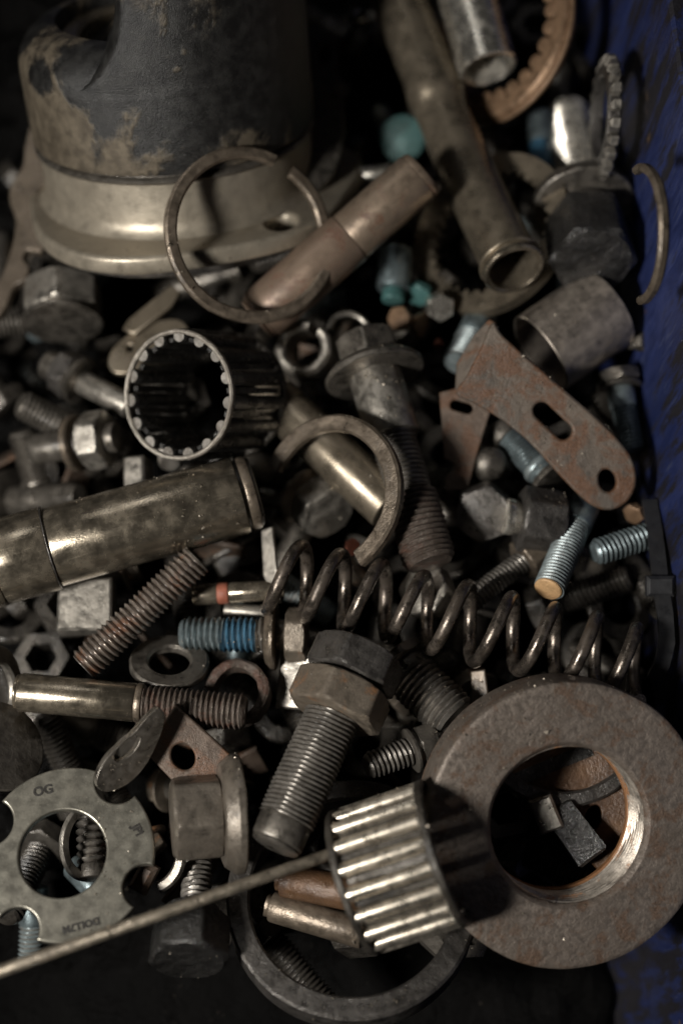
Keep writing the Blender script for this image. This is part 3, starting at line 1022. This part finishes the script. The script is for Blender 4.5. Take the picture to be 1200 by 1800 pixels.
# ------------------------------------------------------------------ stamped plate, lower left
sp_p = (118, 1500, 0.85)
sp_n = (0.03, 0.40, 0.915)
so = PH(sp_p)
su = U(so)
Rp = 153 * su
notch = [(R_(58), 1.0, 0.27), (R_(159), 0.98, 0.27), (R_(-22), 0.98, 0.25), (R_(-120), 0.99, 0.25), (R_(-75) + 10, 9, 0.01)][:4]
notch = sorted([(a % (2 * PI), d, r) for a, d, r in notch])
op = []
for i, (a, d, r) in enumerate(notch):
    # half angle where the bite meets the rim
    be = math.acos((1 + d * d - r * r) / (2 * d))
    n0 = notch[(i + 1) % 4]
    be0 = math.acos((1 + n0[1] ** 2 - n0[2] ** 2) / (2 * n0[1]))
    cx, cy = d * math.cos(a), d * math.sin(a)
    s0 = math.atan2(math.sin(a - be) - cy, math.cos(a - be) - cx)
    s1 = math.atan2(math.sin(a + be) - cy, math.cos(a + be) - cx)
    # go through the inner side (direction a + pi), clockwise
    if s0 < s1:
        s0 += 2 * PI
    for t in range(19):
        s = s0 + (s1 - s0) * t / 18
        op.append((Rp * (cx + r * math.cos(s)), Rp * (cy + r * math.sin(s))))
    e0, e1 = a + be, n0[0] - be0 + (2 * PI if i == 3 else 0)
    for t in range(1, 26):
        s = e0 + (e1 - e0) * t / 26
        op.append((Rp * math.cos(s), Rp * math.sin(s)))
hb = [(-0.05 * Rp + 0.50 * Rp * math.cos(2 * PI * i / 72), 0.50 * Rp * math.sin(2 * PI * i / 72)) for i in range(72)]
sm4 = frame(so, V(*sp_n))
spl = thing('stamped_plate', 'flat satin steel disc with four edge notches and stamped letters, lower left', 'plate', sm4)
part('disc', plate_mesh('disc', op, [hb], 0.2, 'plate', 0.03), spl, Matrix.Translation((0, 0, -0.2)))


def letters(txt, x, y, rot, size, mat, parent):
    cu = bpy.data.curves.new('lettering', 'FONT')
    cu.body = txt
    cu.size = size
    cu.align_x = 'CENTER'
    cu.align_y = 'CENTER'
    cu.extrude = 0.006
    cu.offset = 0.008
    o = bpy.data.objects.new('lettering', cu)
    COL.objects.link(o)
    me = bpy.data.meshes.new_from_object(o.evaluated_get(bpy.context.evaluated_depsgraph_get()))
    bpy.data.objects.remove(o)
    me.materials.clear()
    me.materials.append(M[mat])
    return part('stamped_lettering', me, parent, Matrix.Translation((x, y, 0.004)) @ Matrix.Rotation(R_(rot), 4, 'Z'))


letters('OG', -0.33 * Rp, 0.72 * Rp, 14, 0.20, 'stamp', spl)
letters('JPI', 0.79 * Rp, 0.27 * Rp, -60, 0.18, 'stamp', spl)
letters('DOLL7M', 0.22 * Rp, -0.80 * Rp, 196, 0.15, 'stamp', spl)

# eyed lug leaning over the plate
out = smooth([(290, 1256), (278, 1246), (258, 1262), (232, 1292), (192, 1328), (172, 1362), (172, 1384), (192, 1392), (226, 1378), (254, 1350), (272, 1318), (286, 1284)], 4)
me, m4 = ppoly('eye_plate', 'dark', out, [ell(224, 1316, 30, 12, -46)], (228, 1325, 1.3), (0.5, -0.25, 0.83), 14, 0.015)
single('eye_plate', me, 'leaf shaped dark lug with an oval eye leaning over the stamped plate', 'lug', m4)
# square plate with a hole
out = [(308, 1238), (352, 1276), (412, 1332), (398, 1362), (345, 1400), (302, 1372), (262, 1330), (282, 1280)]
me, m4 = ppoly('square_plate', 'rustdark', out, [ell(322, 1330, 20, 24, -30)], (335, 1320, 0.75), (0.05, 0.12, 0.98), 14, 0.04)
single('square_plate', me, 'rusty square plate with a round hole behind the flange nut', 'plate', m4)

# flange nut
fast('flange_nut', 'large dark flange nut on its side, right of the stamped plate', 'nut',
     [('hex', 66, 88, 'nutdark'), ('flange', 105, 34, 'nutdark')], (302, 1440, 0.85), d=(0.97, 0.04, -0.20), length=122, roll=0)
fast('hex_bolt', 'glossy black oily bolt head sitting below the thin rod', 'bolt',
     [('hex', 62, 84, 'oily'), ('neck', 50, 14, 'oily'), ('thread', 27, 110, 'thread', 10)], (332, 1690, 0.5), (348, 1510, -0.3), rough=0.05, roll=20)

# ------------------------------------------------------------------ smaller parts, left
fast('flange_nut', 'brown flanged nut and stub in the dark at the left, above the big shaft', 'bolt',
     [('shank', 27, 78, 'dark'), ('washer', 50, 14, 'ring'), ('neck', 30, 14, 'darker'), ('hex', 46, 44, 'grey'), ('shank', 26, 20, 'dark')], (60, 790, -0.6), (208, 768, 0.0), roll=30)
fast('flange_bolt', 'dark flange bolt pointing at the open needle bearing', 'bolt',
     [('shank', 26, 28, 'dark'), ('hex', 40, 28, 'darker'), ('flange', 44, 12, 'dark'), ('shank', 21, 90, 'grey')], (85, 640, -0.7), (230, 715, -0.2), roll=10)
fast('hex_nut', 'grey hex nut with one lit face under the toothed plate', 'nut', [('hex', 62, 58, 'grey'), ('flange', 70, 14, 'dark')], (112, 500, -0.2), d=(0.05, -0.85, 0.35), length=80, roll=0)
me, m4 = ppoly('flat_strap', 'bronze', [(215, 578), (226, 560), (300, 500), (318, 512), (300, 540), (236, 588)], [], (265, 540, 0.1), (-0.1, 0.2, 0.97), 14)
single('flat_strap', me, 'small tan flat strap between the housing and the dark bearing', 'strap', m4)
me, m4 = ppoly('drilled_plate', 'bronze', smooth([(190, 640), (200, 610), (250, 572), (310, 560), (330, 585), (280, 615), (240, 650), (205, 656)], 4), [ell(228, 612, 6, 6)], (250, 610, -0.15), (-0.1, 0.3, 0.95), 14)
single('drilled_plate', me, 'tan plate with a small hole tucked behind the dark bearing', 'plate', m4)
a = P(148, 1062, 0.05)
single('steel_block', mesh('steel_block', box_vf(U(a, 96), U(a, 92), U(a, 60), -U(a, 60)), 'grey', 30, 0.03), 'rough grey square steel block under the big shaft', 'block', frame(a, V(0.0, 0.25, 0.97), V(1, 0.03, 0)))
a = P(234, 835, 0.0)
single('steel_block', mesh('steel_block', box_vf(U(a, 38), U(a, 70), U(a, 60), -U(a, 60)), 'grey', 30, 0.02), 'narrow grey steel block between the dark bearing and the big shaft', 'block', frame(a, V(-0.2, 0.2, 0.97), V(1, 0.06, 0)))
fast('hex_bolt', 'small bolt end with fine thread just under the dark bearing ring', 'bolt', [('thread', 22, 60, 'thread', 7), ('hex', 30, 30, 'darker')], (300, 815, 0.1), d=(-0.1, 0.5, -0.7), length=110)
arc_ring('flat_washer', 'dark thick washer lying beneath the rust tinted stud', 'washer', 'dark', (298, 1166, 0.15), 70, 34, 18, (0.06, 0.80, 0.55), 0, 360)
arc_ring('flat_washer', 'thin washer edge on at the left edge beside the brown bolt', 'washer', 'grey', (-4, 1222, 0.4), 88, 34, 16, (0.97, 0.05, 0.22), 0, 360)
fast('flange_nut', 'dark flange nut cut off by the left edge above the stamped plate', 'nut', [('hex', 60, 50, 'dark'), ('flange', 82, 20, 'dark')], (-25, 1330, 0.4), d=(0.6, 0.42, 0.6), length=60)
arc_ring('hose_clamp', 'crusty dark loop clamp beside the worn bolt thread', 'clamp', 'threaddirty', (418, 1220, 0.1), 58, 16, 40, (-0.15, 0.35, 0.9), -80, 170, rough=0.05)
fast('brake_tube', 'brown rod with orange paint marks behind the spring end', 'rod',
     [('shank', 18, 40, 'tube'), ('band', 19, 18, 'paint'), ('shank', 18, 90, 'tube')], (340, 1046, -0.1), (500, 1036, 0.0))
fast('brake_tube', 'short pale rod below the paint marked rod', 'rod', [('shank', 14, 110, 'grey')], (395, 1072, -0.3), (485, 1080, -0.2))
fast('hex_nut', 'cylindrical dark nut under the needle bearing and the big shaft end', 'nut', [('hex', 48, 50, 'grey'), ('flange', 60, 18, 'ring')], (578, 905, -0.3), d=(-0.5, 0.55, -0.66), length=70, roll=12)
me, m4 = ppoly('thin_strip', 'grey', [(458, 930), (478, 925), (484, 985), (492, 1060), (480, 1062), (462, 1010)], [], (472, 990, 0.2), (-0.5, 0.1, 0.86), 8)
single('thin_strip', me, 'thin brown strip standing behind the first spring coil', 'strip', m4)
a = P(518, 1192, 0.0)
single('steel_block', mesh('steel_block', box_vf(U(a, 62), U(a, 110), U(a, 70), -U(a, 70)), 'grey', 30, 0.04), 'worn grey block between the loop clamp and the brown nut', 'block', frame(a, V(-0.25, 0.1, 0.96), V(1, -0.1, 0)))
fast('coarse_bolt', 'thick dark silver thread end right of the black bolt head', 'bolt', [('hex', 52, 20, 'dark'), ('shank', 44, 26, 'dark'), ('thread', 47, 100, 'thread', 11)], (692, 1160, 0.0), (800, 1265, 0.25))
fast('flange_bolt', 'small flange bolt beside the collar with its thread pointing left', 'bolt',
     [('shank', 24, 26, 'dark'), ('hex', 33, 34, 'dark'), ('flange', 40, 12, 'dark'), ('thread', 25, 78, 'thread', 9)], (790, 1295, 0.1), (644, 1348, 0.35), roll=25)
me, m4 = ppoly('thin_strip', 'ring', [(826, 1180), (852, 1176), (858, 1220), (846, 1262), (832, 1262), (828, 1220)], [], (842, 1215, 0.1), (-0.3, 0.1, 0.95), 10)
single('thin_strip', me, 'short brown strip standing between spring and collar', 'strip', m4)
fast('hex_nut', 'pale nut behind the third spring coil', 'nut', [('hex', 44, 40, 'grey')], (760, 1046, -0.1), d=(-0.5, 0.3, 0.8), length=40, roll=20)

# ------------------------------------------------------------------ smaller parts, right and top
fast('hex_nut', 'black hex nut left of the pale collar nut near the caked thread', 'nut', [('hex', 46, 60, 'darker'), ('flange', 40, 6, 'dark')], (850, 905, 0.35), d=(0.1, 0.2, -0.97), length=60, roll=8)
fast('hex_nut', 'dark hex nut with one bright edge under the rusty bracket', 'nut', [('hex', 52, 62, 'darker'), ('flange', 32, 20, 'bright')], (985, 922, 0.25), d=(-0.96, 0.15, 0.1), length=100, roll=30)
fast('hex_bolt', 'dull threaded bolt behind the spring lying towards the tan tipped bolt', 'bolt', [('hex', 36, 40, 'ring'), ('thread', 21, 120, 'thread', 8)], (952, 962, -0.1), (815, 1065, 0.05), roll=20)
fast('short_bolt', 'pale blue bolt stub standing behind the bracket corner', 'bolt', [('tip', 24, 5, 'zincpale'), ('thread', 27, 50, 'zincpale', 8), ('shank', 27, 50, 'zinc')], (802, 640, 0.2), (850, 548, -0.2))
fast('flange_bolt', 'blue grey bolt with a flange half under the rusty bracket', 'bolt', [('flange', 46, 14, 'dark'), ('shank', 27, 18, 'zinc'), ('shank', 30, 12, 'zincpale'), ('thread', 27, 70, 'zinc', 8), ('shank', 28, 30, 'dark')], (972, 848, 0.25), (876, 752, -0.1))
fast('flange_bolt', 'greenish zinc bolt hanging between the bracket and the blue wall', 'bolt', [('hex', 36, 26, 'dark'), ('flange', 40, 10, 'dark'), ('shank', 24, 40, 'zincpale'), ('thread', 23, 90, 'zinc', 7)], (1082, 655, 0.2), (1112, 792, 0.1))
me, m4 = ppoly('rusty_plate', 'rustdark', [(772, 690), (800, 682), (862, 724), (838, 800), (822, 862), (783, 864), (782, 838), (798, 826), (796, 812), (780, 806)], [slot(800, 712, 822, 718, 9)], (815, 770, 0.4), (-0.05, 0.05, 0.99), 12)
single('rusty_plate', me, 'torn rusty plate hanging below the left end of the bracket', 'plate', m4)
fast('dome_bolt', 'small dark domed bolt head below the torn rusty plate', 'bolt', [('dome', 32, 30, 'dark'), ('shank', 24, 40, 'dark')], (868, 826, 0.25), d=(-0.2, 0.4, -0.9), length=70)
fast('dome_plug', 'teal painted round cap behind the bent pipe', 'cap', [('shank', 40, 22, 'teal'), ('neck', 14, 4, 'teal'), ('shank', 30, 40, 'dark')], (706, 244, -0.5), d=(0.15, 0.2, -0.95), length=66)
fast('short_bolt', 'blue tinted bolt shank left of the head down bolt', 'bolt', [('shank', 22, 60, 'blue'), ('shank', 24, 60, 'zinc')], (948, 310, 0.1), (950, 205, -0.2))
fast('short_bolt', 'grey zinc stub standing under the reddish pin', 'bolt', [('tip', 28, 6, 'zincpale'), ('shank', 29, 60, 'zinc'), ('shank', 20, 20, 'teal')], (695, 440, 0.1), (690, 530, 0.0))
fast('hex_nut', 'tiny pale hex nut below the zinc stub', 'nut', [('hex', 22, 40, 'bright')], (768, 535, 0.0), d=(0.1, -0.3, 0.95), length=40)
fast('short_bolt', 'small brown ended pin far in the dark behind the housing', 'pin', [('dome', 14, 14, 'bright'), ('shank', 12, 60, 'dark')], (636, 30, 0.5), d=(-0.2, 0.3, -0.9), length=80)
fast('short_bolt', 'little pale pin between the teal cap and the reddish pin', 'pin', [('shank', 14, 60, 'bright')], (630, 310, 0.0), (690, 300, 0.1))
fast('short_bolt', 'small oily nut end beside the sleeve bushing at the blue wall', 'bolt', [('hex', 15, 16, 'dark'), ('shank', 12, 40, 'dark')], (1134, 600, 0.6), d=(-0.6, 0.0, -0.6), length=60)
for i, (x, y, h, r, m, lb) in enumerate([
        (735, 520, -0.1, 22, 'teal', 'teal tinted washer chip below the zinc stub'),
        (700, 560, -0.1, 20, 'copper', 'reddish round chip by the wire loop'),
        (742, 572, -0.1, 20, 'copper', 'coppery round chip left of the pale blue stub'),
        (769, 607, 0.0, 9, 'paint', 'orange paint fleck chip left of the pale blue stub'),
        (622, 960, 0.1, 13, 'paint', 'red painted chip inside the open C ring'),
        (1110, 905, 0.0, 18, 'copper', 'pinkish chip beside the tip of the rusty bracket')]):
    fast('metal_chip', lb, 'chip', [('hex', r, r * 0.5, m), ('shank', r * 0.8, r * 0.5, m)], (x, y, h), d=(random.uniform(-0.8, 0.8), random.uniform(-0.2, 0.8), -0.65), length=r * 1.1, roll=random.uniform(0, 60), rough=0.05)

# cable tie on the right
ct = thing('cable_tie', 'black plastic cable tie with a ratchet head by the blue wall', 'cable tie', Matrix.Translation(P(1158, 1030, 0.7)))
o = P(1158, 1030, 0.7)
path = [P(x, y, h) - o for x, y, h in [(1140, 880, 0.3), (1148, 925, 0.45), (1155, 980, 0.6), (1160, 1030, 0.7), (1168, 1080, 0.7), (1171, 1130, 0.6), (1162, 1168, 0.4), (1150, 1190, 0.1)]]
sp2 = []
for i in range(len(path) - 1):
    for t in range(4):
        sp2.append(path[i].lerp(path[i + 1], t / 4))
sp2.append(path[-1])
part('strap', mesh('strap', sweep(sp2, [(-0.13, -0.04), (0.13, -0.04), (0.13, 0.04), (-0.13, 0.04)], BACK), 'plastic', 30, 0.004), ct)
part('ratchet_head', mesh('ratchet_head', xf(box_vf(0.46, 0.34, 0.26, -0.12, 0.05), frame(Vector(), BACK, RIGHT)), 'plastic', 30), ct)

# things seen through the collar and the big ring
me, m4 = ppoly('rusty_sheet', 'orangebar', [(890, 1300), (1020, 1290), (1110, 1340), (1120, 1480), (1060, 1540), (960, 1440), (900, 1380)], [ell(1040, 1440, 14, 26, 20)], (1010, 1400, -0.3), (-0.1, 0.1, 0.98), 14)
single('rusty_sheet', me, 'rusty sheet deep inside the bore of the big collar', 'plate', m4)
arc_ring('snap_ring', 'dark oily ring arc crossing the bore of the big collar', 'ring', 'darker', (985, 1250, 0.0), 165, 26, 24, (0.0, 0.2, 0.97), 200, 330)
a, z, L = axis_of((905, 1372, -0.25), (1040, 1316, -0.2))
single('flat_bar', mesh('flat_bar', xf(box_vf(0.22, 0.2, L, 0), Matrix()), 'oily', 30, 0.03), 'oily flat bar behind the ring arc inside the collar', 'bar', frame(a, z))
a = P(958, 1432, 0.0)
single('steel_block', mesh('steel_block', box_vf(U(a, 42), U(a, 62), 0.4, -0.4), 'grey', 30, 0.02), 'small matte grey block inside the bore of the big collar', 'block', frame(a, V(-0.2, 0, 0.97), V(1, 0.4, 0)))
a, z, L = axis_of((975, 1420, -0.2), (1040, 1510, -0.2))
single('flat_bar', mesh('flat_bar', box_vf(0.5, 0.3, L, 0), 'oily', 30, 0.06), 'black wet bar below the grey block inside the collar', 'bar', frame(a, z, V(1, 0.5, 0)))
for i, (p0, p1, r, lb) in enumerate([((490, 1545, 0.1), (640, 1575, 0.4), 30, 'orange brown rounded bar under the bright bearing, upper one'),
                                     ((470, 1590, -0.1), (640, 1640, 0.2), 27, 'brown oily rounded bar under the bright bearing, lower one')]):
    fast('rounded_bar', lb, 'bar', [('tip', r * 0.8, 8, 'orangebar' if i == 0 else 'ring'), ('shank', r, 150, 'orangebar' if i == 0 else 'ring')], p0, p1, rough=0.04)
fast('short_bolt', 'grey threaded end seen through the stamped plate', 'bolt', [('thread', 25, 110, 'thread', 13), ('shank', 25, 30, 'dark')], (158, 1430, -0.4), (162, 1545, -0.3))
arc_ring('flat_washer', 'pale curved washer edge seen through the stamped plate', 'washer', 'grey', (160, 1478, -0.2), 70, 18, 10, (0.75, 0.05, 0.6), 100, 260)
arc_ring('split_ring', 'curved clip below the flange nut', 'ring', 'dark', (262, 1500, 0.1), 70, 20, 14, (-0.3, 0.1, 0.95), -70, 20)
a = P(252, 1545, 0.4)
single('rust_flake', mesh('rust_flake', box_vf(U(a, 36), U(a, 52), 0.3, -0.3, 0.08), 'rustdark', 40, 0.06), 'crumbly rust brown lump in the right notch of the stamped plate', 'flake', frame(a, V(-0.2, 0.1, 0.97), V(1, -0.5, 0)))

# ------------------------------------------------------------------ filler hardware deep in the gaps
kinds = []


def proto_bolt(m0, m1, rr, ll):
    return [('head', mesh('head', hexa(rr * 3.3, rr * 1.3), m0, 32, 0.015)), ('thread', mesh('thread', thread(rr, ll, rr * 0.32, rr * 1.3, seg=28), m1, 32, 0.01))]


def proto_fbolt(m0, m1, rr, ll):
    return [('head', mesh('head', hexa(rr * 2.9, rr * 1.2), m0, 32, 0.015)), ('flange', mesh('flange', cyl(rr * 2.1, rr * 0.35, rr * 1.2), m0, 32, 0.01)),
            ('shank', mesh('shank', cyl(rr, ll * 0.45, rr * 1.55), m1, 32, 0.01)), ('thread', mesh('thread', thread(rr * 0.95, ll * 0.55, rr * 0.3, rr * 1.55 + ll * 0.45, seg=28), m1, 32, 0.01))]


def proto_stub(m0, m1, rr, ll):
    return [('shank', mesh('shank', cyl(rr, ll * 0.5), m0, 32, 0.01)), ('thread', mesh('thread', thread(rr * 0.95, ll * 0.5, rr * 0.32, ll * 0.5 - 0.01, seg=28), m1, 32, 0.01))]


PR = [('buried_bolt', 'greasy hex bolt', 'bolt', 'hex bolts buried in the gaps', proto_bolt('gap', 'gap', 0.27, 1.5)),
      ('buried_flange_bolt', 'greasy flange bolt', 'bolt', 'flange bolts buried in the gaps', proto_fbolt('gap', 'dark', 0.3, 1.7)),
      ('buried_stub', 'blue grey threaded stub', 'bolt', 'zinc stubs buried in the gaps', proto_stub('zinc', 'zincpale', 0.24, 1.3)),
      ('buried_cap_bolt', 'small brown flange bolt', 'bolt', 'small brown bolts in the gaps', proto_fbolt('nut', 'dark', 0.2, 1.1)),
      ('buried_plate', 'crumpled rusty plate scrap', 'scrap', 'plate scraps in the gaps', [('scrap_body', mesh('scrap_body', box_vf(1.1, 0.6, 0.12), 'rustdark', 30, 0.08))]),
      ('buried_block', 'scuffed grey block', 'block', 'grey blocks in the gaps', [('block_body', mesh('block_body', box_vf(0.5, 0.42, 0.7), 'dark', 30, 0.04))]),
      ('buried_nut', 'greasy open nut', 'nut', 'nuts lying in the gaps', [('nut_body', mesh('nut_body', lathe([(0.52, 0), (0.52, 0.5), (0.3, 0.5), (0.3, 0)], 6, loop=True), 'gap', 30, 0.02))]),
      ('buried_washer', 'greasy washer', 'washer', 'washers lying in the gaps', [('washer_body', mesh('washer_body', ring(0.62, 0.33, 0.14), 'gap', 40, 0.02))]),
      ('buried_pin', 'plain steel pin', 'pin', 'pins lying in the gaps', [('pin_body', mesh('pin_body', cyl(0.22, 1.9, -0.9, 0.05, 24), 'dark', 40, 0.01))])]
LAND = [(330, 250, 'painted housing'), (440, 420, 'big snap ring'), (600, 430, 'reddish pin'), (770, 200, 'bent pipe'), (850, 440, 'bent pipe mouth'), (900, 100, 'rusted ring gear'),
        (1040, 400, 'head down oily bolt'), (1005, 580, 'sleeve bushing'), (960, 740, 'rusty bracket'), (815, 770, 'torn rusty plate'), (680, 650, 'middle flange bolt head'), (745, 920, 'dirt caked thread'),
        (600, 860, 'open C ring'), (540, 610, 'small split sleeve'), (350, 690, 'dark needle bearing'), (230, 920, 'big polished shaft'), (250, 1080, 'rust tinted stud'), (400, 1115, 'blue threadlock patch'),
        (230, 1230, 'brown plain shank bolt'), (600, 1180, 'black and brown hex pair'), (530, 1370, 'upright bolt thread'), (560, 1040, 'spring left half'), (960, 1120, 'spring right half'),
        (980, 960, 'tan tipped bolt'), (985, 1450, 'threaded collar'), (690, 1540, 'bright needle bearing'), (120, 1500, 'stamped plate'), (345, 1440, 'flange nut'), (335, 1310, 'square rusty plate'),
        (60, 400, 'scalloped plate'), (150, 770, 'brown flanged nut'), (110, 540, 'lit grey nut'), (560, 1680, 'dark flat ring'), (1095, 200, 'edge on sprocket'), (705, 245, 'teal cap'),
        (905, 905, 'pair of black nuts'), (760, 1220, 'dark silver thread'), (225, 1320, 'eyed lug'), (690, 480, 'zinc stub'), (850, 60, 'silver pipe stub')]
used = set()


def filler_label(adj, x, y):
    ls = sorted(LAND, key=lambda t: (t[0] - x) ** 2 + (t[1] - y) ** 2)
    for lx, ly, nm_ in ls:
        dx, dy = x - lx, y - ly
        rel = ('right of' if dx > 0 else 'left of') if abs(dx) > abs(dy) else ('below' if dy > 0 else 'above')
        lb_ = '%s in the dark gap %s the %s' % (adj, rel, nm_)
        if lb_ not in used:
            used.add(lb_)
            return lb_


rnd = random.Random(21)
spots = []
tries = 0
while len(spots) < 210 and tries < 9000:
    tries += 1
    x, y = rnd.uniform(-10, 1120), rnd.uniform(-20, 1640)
    if (y > 1560 and x < 300) or (y > 1520 and x > 860):
        continue
    if x < 560 and y < 300:
        continue
    if all((x - a) ** 2 + (y - b) ** 2 > 52 ** 2 for a, b in spots):
        spots.append((x, y))
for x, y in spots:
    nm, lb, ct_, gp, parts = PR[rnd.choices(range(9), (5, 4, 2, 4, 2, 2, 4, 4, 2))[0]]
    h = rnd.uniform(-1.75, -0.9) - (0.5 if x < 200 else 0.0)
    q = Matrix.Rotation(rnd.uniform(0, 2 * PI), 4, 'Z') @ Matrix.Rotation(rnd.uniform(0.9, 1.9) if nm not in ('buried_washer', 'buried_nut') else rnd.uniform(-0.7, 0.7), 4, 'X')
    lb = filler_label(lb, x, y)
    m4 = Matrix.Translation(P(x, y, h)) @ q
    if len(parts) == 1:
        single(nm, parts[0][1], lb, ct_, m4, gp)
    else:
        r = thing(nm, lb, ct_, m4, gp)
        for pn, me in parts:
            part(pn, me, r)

# ------------------------------------------------------------------ grit and metal flakes caught on everything
bpy.context.view_layer.update()
dg = bpy.context.evaluated_depsgraph_get()
gv, gf = [], []
rg = random.Random(5)
for i in range(6500):
    o = P(rg.uniform(-20, 1160), rg.uniform(150, 1700), 7.0)
    ok, loc, nr, idx, ob, mt = scene.ray_cast(dg, o, Vector((rg.uniform(-0.05, 0.05), rg.uniform(-0.3, 0.3), -1)).normalized())
    if not ok or nr.z < 0.25 or ob.name.startswith(('side_wall', 'end_wall', 'bin_floor')):
        continue
    if mnoise.noise(loc * 0.55) + 0.45 * mnoise.noise(loc * 2.3) < rg.uniform(-0.15, 0.5):
        continue
    k = math.exp(rg.gauss(-4.35, 0.4))
    b = len(gv)
    q = Matrix.Rotation(rg.uniform(0, 6.28), 3, Vector((rg.gauss(0, 1), rg.gauss(0, 1), rg.gauss(0, 1))).normalized())
    for p in ((-1, -0.6, 0), (1.2, -0.5, 0.1), (0.3, 0.9, 0), (0.1, 0.1, 0.9)):
        gv.append(tuple(loc + nr * k * 0.3 + q @ (Vector(p) * k)))
    gf += [(b, b + 1, b + 3), (b + 1, b + 2, b + 3), (b + 2, b, b + 3), (b, b + 2, b + 1)]
gt = single('metal_grit', mesh('metal_grit', (gv, gf), 'grit', 10), 'fine metal grit and flakes scattered over the oily parts', 'grit', Matrix())
gt['kind'] = 'stuff'
